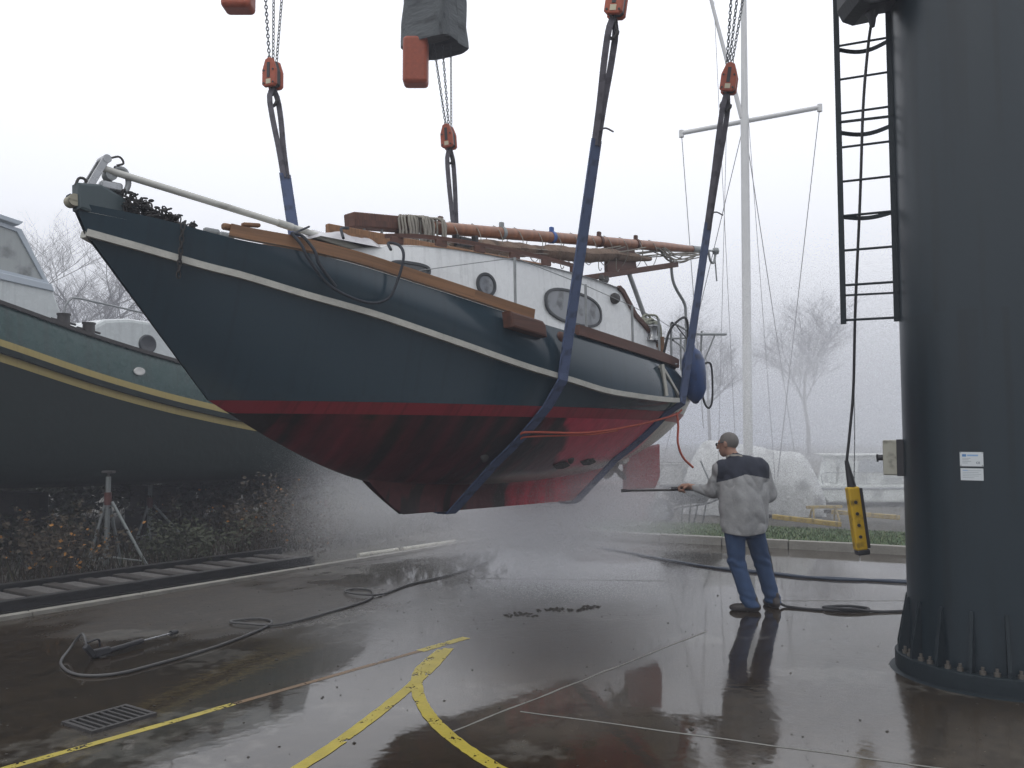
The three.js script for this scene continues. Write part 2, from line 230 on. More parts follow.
// ---------------------------------------------------------------- the crane: column, ladder, jib, lifting frame
const paintBlue = mat([0.009, 0.019, 0.026], { rough: 0.38, map: streaky, rx: 0.4, bump: 0.0004, brx: 2 });
const paintBlueB = mat([0.009, 0.017, 0.022], { rough: 0.6, spec: 0.6, map: faint, rx: 0.9, bump: 0.002, brx: 3 });
const COL = V(3.43, 0, -6.25), CR = 0.575;
const crane = thing('jib_crane', 'tall blue-grey steel crane column with caged ladder and bolted foot', 'crane', [COL.x, 0, COL.z]);
{
  const H = 8.6;
  const shell = new THREE.CylinderGeometry(CR, CR, H - 0.05, 96, 1, true); { const uv = shell.attributes.uv; for (let i = 0; i < uv.count; i++) uv.setXY(i, uv.getX(i) * 3.61, uv.getY(i) * H); }
  part('column', clean(shell.translate(0, H / 2 + 0.02, 0)), paintBlue, crane);
  const foot = part('base_flange', lathe([[CR - 0.03, 0.13], [0.66, 0.13], [0.668, 0.122], [0.668, 0.02], [0.66, 0.01], [0.70, 0.006], [0.72, 0.0]], 96), paintBlueB, crane);
  for (const y of [6.05]) part('weld_seam', lathe([[CR - 0.002, y - 0.012], [CR + 0.004, y - 0.004], [CR + 0.004, y + 0.004], [CR - 0.002, y + 0.012]], 96), paintBlue, crane);
  const nG = 18;
  for (let i = 0; i < nG; i++) { const a = (i + 0.35) / nG * Math.PI * 2; const g = prism([[CR - 0.01, 0.13], [0.655, 0.13], [0.655, 0.17], [CR + 0.012, 0.52], [CR - 0.01, 0.52]], 0.022).rotateY(a); part('gusset', g, paintBlueB, crane); }
  const boltM = mat([0.09, 0.082, 0.07], { rough: 0.7, map: mottle, rx: 9 });
  for (let i = 0; i < nG * 2; i++) { const k = Math.floor(i / 2), a = (k + 0.35 + 0.3 + 0.38 * (i % 2)) / nG * Math.PI * 2; part('anchor_bolt', [new THREE.CylinderGeometry(0.021, 0.021, 0.024, 6), new THREE.CylinderGeometry(0.011, 0.011, 0.05, 8).translate(0, 0.012, 0)].map((g) => clean(g.translate(Math.cos(a) * 0.624, 0.142, -Math.sin(a) * 0.624))), boltM, crane); }
  // stickers on the curved face, towards the camera
  const toCam = Math.atan2(-COL.x, -COL.z);
  const patch = (a0, wArc, y0, y1, rad) => { const n = 6; return grid(n, 1, (u, v) => { const a = a0 + (u - 0.5) * wArc / rad; return [Math.sin(a) * rad, lerp(y0, y1, v), Math.cos(a) * rad, u, v]; }); };
  const plate = (w, h, draw) => { const c = document.createElement('canvas'); c.width = w; c.height = h; const x = c.getContext('2d'); x.fillStyle = '#c3c9cc'; x.fillRect(0, 0, w, h); draw(x, w, h); const t = new THREE.CanvasTexture(c); t.colorSpace = THREE.SRGBColorSpace; const m = new THREE.MeshPhysicalMaterial({ map: t, roughness: 0.45, side: THREE.DoubleSide }); return m; };
  const up = plate(256, 170, (x, w, h) => { x.fillStyle = '#4f7fb0'; x.fillRect(26, 26, 46, 30); x.fillStyle = '#7fa3c8'; x.fillRect(82, 30, 120, 20); x.fillStyle = '#8d9499'; for (const [y, l] of [[72, 90], [90, 70], [108, 96], [128, 60]]) x.fillRect(28, y, l, 6); x.fillStyle = '#3c4a5c'; x.font = 'bold 36px sans-serif'; x.fillText('CE', 178, 140); x.fillStyle = '#555'; for (const [a, b] of [[10, 10], [246, 10], [10, 160], [246, 160]]) { x.beginPath(); x.arc(a, b, 5, 0, 7); x.fill(); } });
  const low = plate(256, 150, (x) => { x.fillStyle = '#9aa3a8'; for (let i = 0; i < 5; i++) x.fillRect(24, 26 + i * 22, i === 4 ? 130 : 208 - (i % 2) * 30, 6); x.fillStyle = '#7f9cc0'; x.fillRect(24, 22, 60, 10); });
  const sa = toCam - 0.20;
  part('rating_plate', patch(sa, 0.142, 1.475, 1.57, CR + 0.003), up, crane, 'small white rating plate with blue logo');
  part('notice_plate', patch(sa, 0.138, 1.382, 1.462, CR + 0.003), low, crane, 'small white notice plate with grey text lines');
  // isolator switch on the flank
  const sb = new THREE.Group(); sb.name = 'switch_box'; sb.position.set(-0.877 * (CR + 0.045), 1.52, -0.48 * (CR + 0.045)); sb.rotation.y = -0.5; crane.add(sb);
  part('housing', box(0.11, 0.26, 0.20, -0.03, 0, 0.02, 0.012), mat([0.36, 0.36, 0.31], { rough: 0.55, map: grime, rx: 3 }), sb);
  part('mounting_plate', box(0.05, 0.27, 0.22, 0.035, 0, 0.02, 0.004), M.black, sb);
  part('rotary_knob', [rod([-0.085, 0, 0.09], [-0.12, 0, 0.09], 0.022), box(0.014, 0.06, 0.02, -0.125, -0.004, 0.09, 0.004, 0.5)], M.black, sb);
  // ladder: two stiles, rungs, cage hoops behind
  const ld = new THREE.Group(); ld.name = 'ladder'; crane.add(ld);
  const LA = V(2.525 - COL.x, 0, -6.58 - COL.z), LB = V(2.865 - COL.x, 0, -6.43 - COL.z), d = LB.clone().sub(LA).normalize(), nrm = V(d.z, 0, -d.x); if (nrm.z > 0) nrm.negate();
  const at = (p, y) => [p.x, y, p.z];
  part('stile', bar(at(LA, 2.53), at(LA, 7.2), 0.016, 0.042, 0.003, d), paintBlueB, ld); part('stile', bar(at(LB, 2.53), at(LB, 7.2), 0.016, 0.042, 0.003, d), paintBlueB, ld);
  for (let i = 0; i < 17; i++) part('rung', rod(at(LA, 2.56 + i * 0.268), at(LB, 2.56 + i * 0.268), 0.0095, 0.0095, 8), paintBlueB, ld);
  for (let i = 0; i < 6; i++) { const y = 3.36 + i * 0.66, P = []; for (let k = 0; k <= 12; k++) { const t = k / 12, q = LA.clone().lerp(LB, t).addScaledVector(nrm, 0.12 * Math.sin(Math.PI * t)); P.push([q.x, y, q.z]); } part('cage_hoop', sweep(P, V(0, 1, 0), 0.032, 0.007), paintBlueB, ld); }
  for (const y of [2.75, 4.1, 5.6]) for (const p of [LA, LB]) part('bracket', bar(at(p, y), [p.x * 0.55, y, p.z * 0.55], 0.03, 0.012), paintBlueB, ld);
  // dark slewing-gear casing over the ladder
  const cas = [[2.40, 4.78], [2.44, 4.70], [2.52, 4.67], [2.66, 4.70], [2.70, 4.76], [2.84, 4.78], [2.95, 4.80], [3.0, 5.5], [2.40, 5.5]].map((p) => [p[0] + 0.08 - COL.x, p[1] + 0.13]);
  part('cable_casing', prism(cas, 0.36, 0.02).translate(0, 0, -0.03), mat([0.016, 0.018, 0.02], { rough: 0.55, bump: 0.002 }), crane);
  part('cable_gland', lathe([[0.0, -0.11], [0.018, -0.10], [0.03, -0.03], [0.05, 0.0], [0.05, 0.04]], 12).translate(2.665 - COL.x, 4.80, 0.0), M.black, crane);
  // jib from the column head out over the boat
  const c = V(-0.03 - COL.x, 0, -8.93 - COL.z), dir = c.clone().normalize(), P0 = dir.clone().multiplyScalar(-0.9), P1 = dir.clone().multiplyScalar(6.4);
  part('slewing_head', lathe([[0, 8.0], [0.72, 8.0], [0.74, 8.05], [0.74, 8.9], [0.70, 8.96], [0, 8.96]], 48), paintBlueB, crane);
  part('jib', bar([P0.x, 8.62, P0.z], [P1.x, 8.62, P1.z], 0.42, 0.6, 0.02), paintBlueB, crane);
}
const pend = thing('crane_pendant', 'yellow crane control pendant hanging on its black cable', 'control pendant', [2.77, 0.78, -6.9]);
{ // hangs from the casing; the cable runs down beside the ladder
  const yel = mat([0.50, 0.32, 0.012], { rough: 0.45, map: grime, rx: 3 });
  const body = new THREE.Group(); body.name = 'control_body'; body.rotation.z = 0.115; pend.add(body);
  part('shell', box(0.095, 0.50, 0.085, -0.03, 0.26, 0, 0.018), yel, body);
  part('rubber_strip', box(0.022, 0.47, 0.09, 0.022, 0.26, 0.002, 0.004), M.black, body);
  for (let i = 0; i < 4; i++) part('button', rod([-0.035, 0.12 + i * 0.09, 0.035], [-0.035, 0.12 + i * 0.09, 0.052], 0.013), M.black, body);
  part('bottom_boot', box(0.10, 0.045, 0.085, -0.02, -0.004, 0, 0.014), M.black, body);
  part('strain_relief', rod([-0.03, 0.50, 0], [-0.045, 0.72, 0], 0.036, 0.015, 12), M.black, body);
  part('cable', tube([[-0.125, 0.70, 0], [-0.10, 0.95, 0.02], [-0.075, 1.3, 0.05], [-0.085, 1.9, 0.15], [-0.10, 2.7, 0.33], [-0.105, 3.4, 0.45], [-0.10, 3.80, 0.55], [-0.11, 3.96, 0.65]], 0.011, 7, 60), M.black, pend);
  part('safety_wire', tube([[-0.07, 0.55, 0], [-0.065, 0.9, 0.02], [-0.07, 1.4, 0.06], [-0.085, 2.2, 0.22]], 0.004, 5, 30), M.steel, pend);
}

// ---------------------------------------------------------------- the yacht in the slings
// local frame: x aft, y up from the keel's underside, z to port (towards the camera)
const KY = 0.98;
const yacht = thing('sailing_yacht', 'dark blue wooden-railed sailing yacht with red bottom hanging in slings', 'sailing yacht', [-0.03, KY, -8.93], 46 * Math.PI / 180);
const B = (s, y, b) => V(s, y - KY, b);
const toWorld = (p) => p.clone().applyAxisAngle(V(0, 1, 0), 46 * Math.PI / 180).add(V(-0.03, KY, -8.93));
const yRail = curve([-4.28, -3.8, -3.31, -2.9, -2.5, -1.9, -1.03, -0.22, 0.4, 1.13, 1.7, 2.4, 3.0, 3.4], [3.27, 3.20, 3.10, 3.06, 3.00, 2.88, 2.72, 2.61, 2.54, 2.47, 2.44, 2.43, 2.46, 2.50]);
const bRail = curve([-4.28, -3.8, -3.3, -2.8, -2.3, -1.3, -0.3, 0.7, 1.2, 1.6, 2.0, 2.5, 3.0, 3.4], [0.03, 0.26, 0.48, 0.66, 0.82, 1.04, 1.15, 1.14, 1.08, 0.96, 0.79, 0.54, 0.26, 0.02]);
const yStr = curve([-4.19, -3.5, -3.25, -2.85, -2.29, -1.67, -0.98, -0.4, 0.0, 0.4, 1.0, 1.6, 2.4, 3.34], [3.07, 2.90, 2.85, 2.75, 2.62, 2.46, 2.29, 2.18, 2.11, 2.08, 2.06, 2.08, 2.15, 2.26]);
const bStr = curve([-4.19, -3.8, -3.3, -2.8, -2.3, -1.3, -0.3, 0.7, 1.2, 1.6, 2.0, 2.5, 3.0, 3.34], [0.02, 0.20, 0.40, 0.59, 0.78, 1.04, 1.20, 1.23, 1.16, 1.04, 0.87, 0.60, 0.29, 0.02]);
const WLY = 1.95;
const bWL = curve([-3.27, -2.8, -2.03, -1.41, -0.6, 0.43, 1.27, 1.8, 2.3, 2.8, 3.12], [0.01, 0.34, 0.70, 0.89, 1.05, 1.10, 1.01, 0.83, 0.58, 0.28, 0.02]);
const yCan = curve([-3.27, -2.7, -2.16, -1.7, -1.2, -0.4, 0.6, 1.4, 2.0, 2.5, 2.9, 3.12], [1.95, 1.64, 1.40, 1.27, 1.22, 1.20, 1.24, 1.32, 1.45, 1.60, 1.79, 1.95]);
const fullness = curve([-3.27, -2, -1, 0.5, 1.8, 3.12], [0.95, 0.78, 0.62, 0.56, 0.62, 0.85]);
const hullB = (s, y) => { const yc = yCan(s); if (y >= WLY) { const t = (y - WLY) / (yStr(s) - WLY); return t <= 1 ? lerp(bWL(s), bStr(s), t) : lerp(bStr(s), bRail(s), clamp((y - yStr(s)) / (yRail(s) - yStr(s)), 0, 1)); } return y <= yc ? 0 : bWL(s) * Math.pow((y - yc) / (WLY - yc), fullness(s)); };
{
  const sWL = (u) => lerp(-3.27, 3.12, u), sST = (u) => lerp(-4.19, 3.34, u), sRL = (u) => lerp(-4.28, 3.4, u);
  const navy = mat([0.024, 0.046, 0.063], { rough: 0.14, map: faint, rx: 0.5, bump: 0.0008, brx: 0.6 });   // one glossy blue-black enamel above and below the white strake
  const hull = new THREE.Group(); hull.name = 'hull'; yacht.add(hull);
  const both = (nu, nv, f) => merge([1, -1].map((z) => grid(nu, nv, (u, v) => { const q = f(u, v); return [q[0], q[1] - KY, q[2] * z, q[0], q[1]]; }, z < 0)));
  const ease = (u) => u;   // even stations
  // bulwark strake above the white rubbing strake
  part('bulwark', both(90, 6, (u, v) => { const a = sST(u), b = sRL(u); return [lerp(a, b, v), lerp(yStr(a), yRail(b), v), lerp(bStr(a), bRail(b), v) + 0.03 * Math.sin(Math.PI * v) * smooth(0, 0.3, u)]; }), navy, hull);
  const sternM = mat([0.40, 0.39, 0.345], { rough: 0.35, map: streaky, rx: 0.6 });
  for (const [nm, u0, u1, m2] of [['topside', 0, 0.752, navy], ['stern_quarter', 0.752, 1, sternM]]) part(nm, both(nm === 'topside' ? 80 : 26, 16, (uu, v) => { const u = lerp(u0, u1, uu), a = sWL(u), b = sST(u), y0 = WLY, y1 = yStr(b); const flare = Math.pow(v, lerp(1.25, 0.85, smooth(0, 0.5, u))); return [lerp(a, b, v), lerp(y0, y1, v), lerp(bWL(a), bStr(b), flare)]; }), m2, hull);
  // below the water: bright boot stripe, then antifouling, slimed except where the washing has reached
  const under = (s, y) => Math.max(y, yCan(s));
  const at = (s, y) => { const yc = yCan(s), b = y <= yc ? 0 : bWL(s) * Math.pow(clamp((y - yc) / Math.max(1e-4, WLY - yc), 0, 1), fullness(s)); return [s, Math.max(y, yc), b]; };
  const stripeTop = 1.95, stripeLow = 1.855;
  const redTex = tex(1024, 512, (u, v) => { // uv: x over 8 m of length, y over 1.2 m of height
    const s = u * 8 - 4, y = 0.9 + v * 1.2;
    const n = fbm(s * 1.6, y * 3.2, 5, 0, 12), drip = fbm(s * 9, y * 1.1, 3, 0, 31), fine = fbm(s * 14, y * 14, 3, 0, 7);
    const edge = 0.02 - (y - 1.62) * 0.75 + 0.55 * (n - 0.5) + 0.25 * (drip - 0.5);
    const clean = smooth(-0.05, 0.06, s - edge) ;
    const slime = clamp(0.92 * (1 - clean) * (0.75 + 0.5 * drip) + 0.3 * smooth(0.55, 0.8, n) * (1 - clean), 0, 1);
    const bare = smooth(0.0, 0.10, yCan(s) + 0.15 + 0.16 * (n - 0.5) + 0.05 * Math.max(0, s) - y) * smooth(-1.0, -0.1, s) * 0.9;   // scrubbed to the pale primer along the garboard
    const aft = smooth(1.42, 1.60, s + 0.12 * (n - 0.5) + 0.1 * (y - 1.6)) * 0.9;                                       // unpainted pale stern quarter
    const k = 0.75 + 0.5 * fine, red = [0.50, 0.034, 0.072], sl = [0.016, 0.010, 0.011], pr = [0.36, 0.34, 0.31], cream = [0.42, 0.41, 0.36];
    return [0, 1, 2].map((q) => lerp(lerp(lerp(red[q], sl[q], slime), pr[q], bare), cream[q], aft) * k);
  });
  redTex.repeat.set(1 / 8, 1 / 1.2); redTex.offset.set(0.5, -0.9 / 1.2);
  const anti = new THREE.MeshPhysicalMaterial({ map: redTex, roughness: 0.30, side: THREE.DoubleSide, bumpMap: rep(fineNoise, 1.3), bumpScale: 0.003 });
  part('boot_stripe', both(90, 2, (u, v) => { const q = at(sWL(u), lerp(stripeTop, stripeLow, v)); q[2] += 0.004; return q; }), mat([0.27, 0.022, 0.036], { rough: 0.4, map: streaky, rx: 0.8 }), hull);
  part('antifouling', both(100, 18, (u, v) => { const s = sWL(u), yc = Math.min(yCan(s), stripeLow), vv = 1 - Math.pow(1 - v, 1.7); return at(s, lerp(stripeLow, yc, vv)); }), anti, hull);
  // ballast keel: foil in plan, sloped nose, blunt heel
  const kn = curve([0, 1], [0, 1]);
  const keelOutline = (v) => [lerp(-1.40, -1.86, v), lerp(1.06, 1.62, Math.pow(v, 0.9))];
  const kz = (u, v) => (0.075 + 0.10 * Math.pow(v, 3)) * Math.pow(Math.sin(Math.PI * clamp(0.06 + u * 0.88, 0, 1)), 0.6);
  const keelSide = (z) => grid(48, 12, (u, v) => { const [a, b] = keelOutline(v), s = lerp(a, b, u), yb = 0.98 + 0.012 * u, yt = Math.max(yCan(s) + 0.05, 1.1); const y = lerp(yb, yt, v); return [s, y - KY, z * kz(u, v), s, y]; }, z < 0);
  const keelSole = grid(48, 2, (u, v) => { const s = lerp(-1.40, 1.06, u); return [s, 0.012 * u - 0.0, lerp(-1, 1, v) * kz(u, 0), s, 0.98 + v * 0.1]; });
  const keelTex = tex(512, 256, (u, v) => { const s = u * 4 - 2, y = 0.9 + v * 0.6, n = fbm(s * 2, y * 4, 4, 0, 44), drip = fbm(s * 12, y * 2, 3, 0, 9), fine = fbm(s * 18, y * 18, 3, 0, 71), sl = clamp(smooth(0.25, -0.35, s + 0.7 * (n - 0.5)) * 0.9 + 0.35 * smooth(0.5, 0.75, drip), 0, 1), pale = smooth(0.02, 0.12, y - yCan(s) + 0.02 + 0.10 * (n - 0.5)) * smooth(-0.9, -0.2, s), k = 0.7 + 0.6 * fine; return [0, 1, 2].map((q) => lerp(lerp([0.44, 0.032, 0.055][q], [0.022, 0.015, 0.014][q], sl), [0.34, 0.32, 0.29][q], pale * 0.8) * k); });
  keelTex.repeat.set(1 / 4, 1 / 0.6); keelTex.offset.set(0.5, -0.9 / 0.6);
  part('keel', [keelSide(1), keelSide(-1), keelSole], new THREE.MeshPhysicalMaterial({ map: keelTex, roughness: 0.4, side: THREE.DoubleSide, bumpMap: rep(fineNoise, 1.3), bumpScale: 0.003 }), yacht);
  // rudder with stock, propeller in the gap
  const rud = part('rudder', prism([[1.95, 1.06], [2.56, 1.06], [2.66, 1.20], [2.66, 1.60], [2.02, 1.52], [1.95, 1.40]].map((p) => [p[0], p[1] - KY]), 0.07, 0.028), mat([0.27, 0.034, 0.042], { rough: 0.45, map: mottle, rx: 1.4 }), yacht);
  part('rudder_stock', rod(B(2.12, 1.42, 0), B(2.16, 1.85, 0), 0.03), M.galv, rud);
  const prop = part('propeller', [rod(B(1.50, 1.33, 0), B(1.80, 1.30, 0), 0.025), lathe([[0.0, -0.07], [0.03, -0.05], [0.04, 0.02], [0.02, 0.06]], 12).rotateZ(-Math.PI / 2).translate(1.78, 1.30 - KY, 0)], mat([0.07, 0.055, 0.035], { rough: 0.5, metal: 0.3 }), yacht);
  for (let i = 0; i < 3; i++) part('blade', prism(ellipse(0, 0.10, 0.055, 0.09, 14), 0.012, 0.004).rotateY(Math.PI / 2 + 0.5).rotateX(i * 2.094).translate(1.78, 1.30 - KY, 0), prop.material, prop);
  part('skeg', prism([[1.70, 1.50], [2.0, 1.50], [2.0, 1.40], [1.92, 1.36]].map((p) => [p[0], p[1] - KY]), 0.09, 0.01), anti, yacht);
  for (const [s, y] of [[0.28, 1.46], [-0.9, 1.5]]) part('skin_fitting', lathe([[0, 0.02], [0.028, 0.018], [0.045, 0.004], [0.05, 0]], 14).rotateX(Math.PI / 2).translate(s, y - KY, hullB(s, y)), M.ironDark, hull);
  for (const [s, y] of [[0.22, 1.40], [0.62, 1.43]]) part('anode', prism([[-0.13, 0], [-0.05, 0.045], [0.05, 0.045], [0.13, 0], [0.05, -0.045], [-0.05, -0.045]], 0.035, 0.01).rotateX(0.75).translate(s, y - KY, hullB(s, y) + 0.012), M.ironDark, hull);
  // rubbing strake and rails
  const railPts = (fy, fb, a, b, n, dy = 0, db = 0, z = 1) => { const P = []; for (let i = 0; i <= n; i++) { const s = lerp(a, b, i / n); P.push(B(s, fy(s) + dy, (fb(s) + db) * z)); } return P; };
  const strakeM = mat([0.47, 0.47, 0.43], { rough: 0.6, map: mottle, rx: 1.3, bump: 0.003 });
  for (const z of [1, -1]) part('rubbing_strake', sweep(railPts(yStr, bStr, -4.19, 3.34, 90, 0, 0.012, z), V(0, 1, 0), 0.048, 0.05), strakeM, yacht);
  const teak = mat([0.30, 0.155, 0.070], { rough: 0.6, map: woodMap, rx: 0.5, ry: 3, bump: 0.002, bumpMap: woodMap, brx: 0.8 });
  const teakDark = mat([0.135, 0.055, 0.034], { rough: 0.6, map: woodMap, rx: 0.5, ry: 3 });
  M.teak = teak; M.teakDark = teakDark;
  for (const z of [1, -1]) {
    const fore = railPts(yRail, bRail, -3.36, -0.84, 40, 0.055, 0.0, z); part('toe_rail', sweep(fore, V(0, 1, 0), 0.088, 0.055), teak, yacht, 'golden teak forward toe rail');
    const aft = railPts(yRail, bRail, -0.30, 1.62, 30, 0.035, 0.01, z); part('toe_rail', sweep(aft, V(0, 1, 0), 0.095, 0.06), teakDark, yacht, 'dark weathered teak aft toe rail');
    // fairlead at the head of the rail, with its open slot
    part('fairlead', [box(0.11, 0.05, 0.05, -3.36, yRail(-3.4) + 0.07 - KY, bRail(-3.4) * z, 0.02), box(0.14, 0.03, 0.05, -3.22, yRail(-3.25) + 0.125 - KY, bRail(-3.25) * z, 0.012, 0, 0, 0.12)], teak, yacht);
    part('fender_block', prism([[-1.22, 2.60], [-0.78, 2.55], [-0.80, 2.66], [-0.84, 2.69], [-1.24, 2.735]].map((p) => [p[0], p[1] - KY - 0.01]), 0.12, 0.02).translate(0, 0, z * 1.17), teakDark, yacht);
    part('scupper_plug', lathe([[0, 0.04], [0.045, 0.035], [0.055, 0.0]], 14).rotateX(z * Math.PI / 2).translate(-0.52, 2.57 - KY, z * bRail(-0.52)), teakDark, yacht);
  }
  part('stem_cap', [bar(B(-4.31, 3.32, 0), B(-3.27, 1.98, 0), 0.05, 0.03, 0.01)], navy, yacht);
  // deck
  const deckM = mat([0.42, 0.43, 0.42], { rough: 0.7, map: grime, rx: 0.8 });
  part('deck', grid(70, 8, (u, v) => { const s = lerp(-4.2, 3.35, u), w = bRail(s) - 0.012, k = v * 2 - 1; return [s, yRail(s) - 0.05 + 0.07 * (1 - k * k) - KY, w * k, s, w * k]; }), deckM, yacht);
  // coachroof
  const cab = new THREE.Group(); cab.name = 'cabin'; yacht.add(cab);
  const cream = mat([0.83, 0.86, 0.88], { rough: 0.42, map: faint, rx: 0.6, roughVar: 0.55 });
  const cTop = curve([-2.35, -1.6, -0.3, 0.46, 0.93], [3.20, 3.30, 3.31, 3.28, 3.24]), cHalf = curve([-2.35, -1.9, -1.0, 0.0, 1.0, 1.75], [0.34, 0.58, 0.73, 0.79, 0.78, 0.70]), cBase = (s) => yRail(s) - 0.03;
  const sideTop = (s) => s < 0.93 ? cTop(s) : s < 1.19 ? lerp(3.24, 2.98, (s - 0.93) / 0.26) : lerp(2.98, 2.70, clamp((s - 1.19) / 0.56, 0, 1));
  const cPts = []; for (let i = 0; i <= 60; i++) cPts.push(lerp(-2.35, 1.75, i / 60)); cPts.push(0.93, 1.19); cPts.sort((a, b) => a - b);
  const lean = 0.045;   // sides lean in towards the roof
  const sideGrid = (z) => grid(cPts.length - 1, 6, (u, v, i) => { const s = cPts[i], y = lerp(cBase(s), sideTop(s), v); return [s, y - KY, z * (cHalf(s) - lean * (y - cBase(s)) / 0.55), s, y]; }, z < 0);
  for (const z of [1, -1]) part('cabin_side', sideGrid(z), cream, cab);
  part('cabin_front', grid(8, 4, (u, v) => { const k = u * 2 - 1, y = lerp(cBase(-2.35), 3.20 + 0.05 * (1 - k * k), v); return [-2.35 - 0.05 + 0.05 * v + 0.06 * k * k, y - KY, k * (0.34 - lean * v * 0.6), k, y]; }), cream, cab);
  part('roof', grid(40, 10, (u, v) => { const s = lerp(-2.36, 0.95, u), k = v * 2 - 1, w = cHalf(s) - lean + 0.012; return [s, cTop(s) + 0.075 * (1 - k * k) - KY, k * w, s, k]; }), cream, cab);
  part('companionway_bulkhead', box(0.03, 0.75, 1.40, 0.97, 2.86 - KY, 0, 0), teakDark, cab);
  const trim = (P, z, w = 0.05) => sweep(P.map(([s, y]) => B(s, y, z * (cHalf(s) - lean * (y - cBase(s)) / 0.55 + 0.008))), V(0, 0, 1), 0.045, w);
  for (const z of [1, -1]) part('coaming_trim', trim([[0.90, 3.25], [0.97, 3.22], [1.19, 2.99], [1.45, 2.86], [1.76, 2.70]], z), teakDark, cab);
  const window = (cx, cy, rx, ry, pow, z, rot = 0) => {
    const half = (s, y) => cHalf(s) - lean * (y - cBase(s)) / 0.55, th = Math.atan2(half(cx + 0.2, cy) - half(cx - 0.2, cy), 0.4);
    const mk = (pts, hole, d, off) => { const g = prism(pts, d, 0.004, hole ? [hole] : []); g.applyMatrix4(new THREE.Matrix4().makeRotationX(-0.08)).applyMatrix4(new THREE.Matrix4().makeRotationZ(rot)).applyMatrix4(new THREE.Matrix4().makeRotationY(-th)); g.translate(cx, cy - KY, half(cx, cy) + off); if (z < 0) { g.scale(1, 1, -1); } return g; };
    const f = part('window', mk(ellipse(0, 0, rx, ry, 36, pow), ellipse(0, 0, rx - 0.028, ry - 0.028, 36, pow), 0.022, 0.008), mat([0.05, 0.055, 0.06], { rough: 0.4, metal: 0.3 }), cab);
    part('pane', mk(ellipse(0, 0, rx - 0.026, ry - 0.026, 36, pow), null, 0.012, 0.004), winM, f);
    return f;
  };
  const winM = mat([0.23, 0.25, 0.28], { rough: 0.08, map: grime, rx: 2 });
  const winDark = mat([0.05, 0.055, 0.06], { rough: 0.1 });
  for (const z of [1, -1]) {
    const w0 = window(-1.80, 3.085, 0.19, 0.062, 3, z, -0.03); w0.children[0].material = winDark; w0.children[0].userData.label = 'dark elongated forward pane';
    window(-1.02, 3.035, 0.112, 0.112, 2, z);
    const w2 = window(0.13, 2.945, 0.43, 0.175, 2.6, z, -0.07);
    const cur = [0.16, -0.12, 0.33]; // pale curtains drawn behind the big pane
    w2.userData.label = 'long oval saloon window with pale curtain behind the pane';
  }
  // handrails, hatch, roof fittings
  for (const z of [1, -1]) { const P = []; for (let i = 0; i <= 20; i++) { const s = lerp(-1.95, 0.35, i / 20); P.push(B(s, cTop(s) + 0.10, z * (cHalf(s) - 0.12))); } const h = part('grab_rail', sweep(P, V(0, 1, 0), 0.035, 0.03), teakDark, cab); for (let i = 0; i < 6; i++) { const s = lerp(-1.85, 0.25, i / 5); part('foot', box(0.13, 0.06, 0.03, s, cTop(s) + 0.06 - KY, z * (cHalf(s) - 0.12), 0.01), teakDark, h); } }
  part('sliding_hatch', [box(0.72, 0.06, 0.62, 0.58, 3.375 - KY, 0, 0.02), box(0.95, 0.035, 0.04, 0.5, 3.36 - KY, 0.36, 0.01), box(0.95, 0.035, 0.04, 0.5, 3.36 - KY, -0.36, 0.01)], teakDark, cab);
  part('fore_hatch', [box(0.5, 0.06, 0.52, -2.62, 3.18 - KY, 0, 0.02)], teak, yacht);
  part('speaker_cowl', [lathe([[0.0, 0.03], [0.045, 0.03], [0.06, 0.0], [0.055, -0.03], [0, -0.03]], 16).rotateX(Math.PI / 2).translate(0.80, 3.12 - KY, 0.765)], M.ironDark, cab);
  part('nav_light', [box(0.10, 0.035, 0.06, 0.74, 3.31 - KY, 0.66, 0.01), lathe([[0, 0.05], [0.022, 0.045], [0.028, 0]], 12).translate(0.70, 3.32 - KY, 0.66), lathe([[0, 0.05], [0.022, 0.045], [0.028, 0]], 12).translate(0.79, 3.32 - KY, 0.66)], M.ironDark, cab);
  // stanchions and guard wires
  const st = [[-0.95, 2.80, 3.25], [-0.05, 2.66, 3.12], [0.71, 2.56, 3.01], [1.30, 2.50, 2.94]];
  for (const z of [1, -1]) { for (const [s, y0, y1] of st) part('stanchion', rod(B(s, y0 - 0.04, z * (bRail(s) - 0.09)), B(s, y1, z * (bRail(s) - 0.10)), 0.0125), M.galv, yacht);
    part('guard_wire', tube([[-1.75, 3.07, 0.60], [-0.95, 3.245, bRail(-0.95) - 0.10], [-0.05, 3.11, bRail(-0.05) - 0.10], [0.71, 3.0, bRail(0.71) - 0.10], [1.30, 2.93, bRail(1.3) - 0.10], [2.1, 2.93, 0.62]].map(([a, b, c]) => B(a, b, c * z)), 0.004, 5, 60, false, 0.05), M.galv, yacht); }
  // stern: pushpit, bent davit tubes, tiller post
  const pp = []; for (let i = 0; i <= 20; i++) { const a = lerp(-1, 1, i / 20); pp.push(B(lerp(1.55, 3.3, 1 - a * a), 2.92 + 0.06 * (1 - a * a), a * 0.96 * (0.35 + 0.65 * Math.pow(Math.abs(a), 0.7)) )); }
  const push = part('pushpit', [tube(pp, 0.013, 8, 60)], M.galv, yacht);
  for (const [s, b] of [[1.62, 0.90], [2.5, 0.45], [2.5, -0.45], [1.62, -0.90], [3.1, 0.12]]) part('leg', rod(B(s, yRail(s), b), B(s, 2.93, b), 0.013), M.galv, push);
  part('upper_rail', tube([B(1.62, 2.74, 0.92), B(2.4, 2.74, 0.55), B(3.1, 2.76, 0.12)], 0.010, 6, 24), M.galv, push);
  part('stern_pole', rod(B(2.06, 3.70, 0), B(2.50, 2.72, 0.12), 0.028), M.galv, yacht);
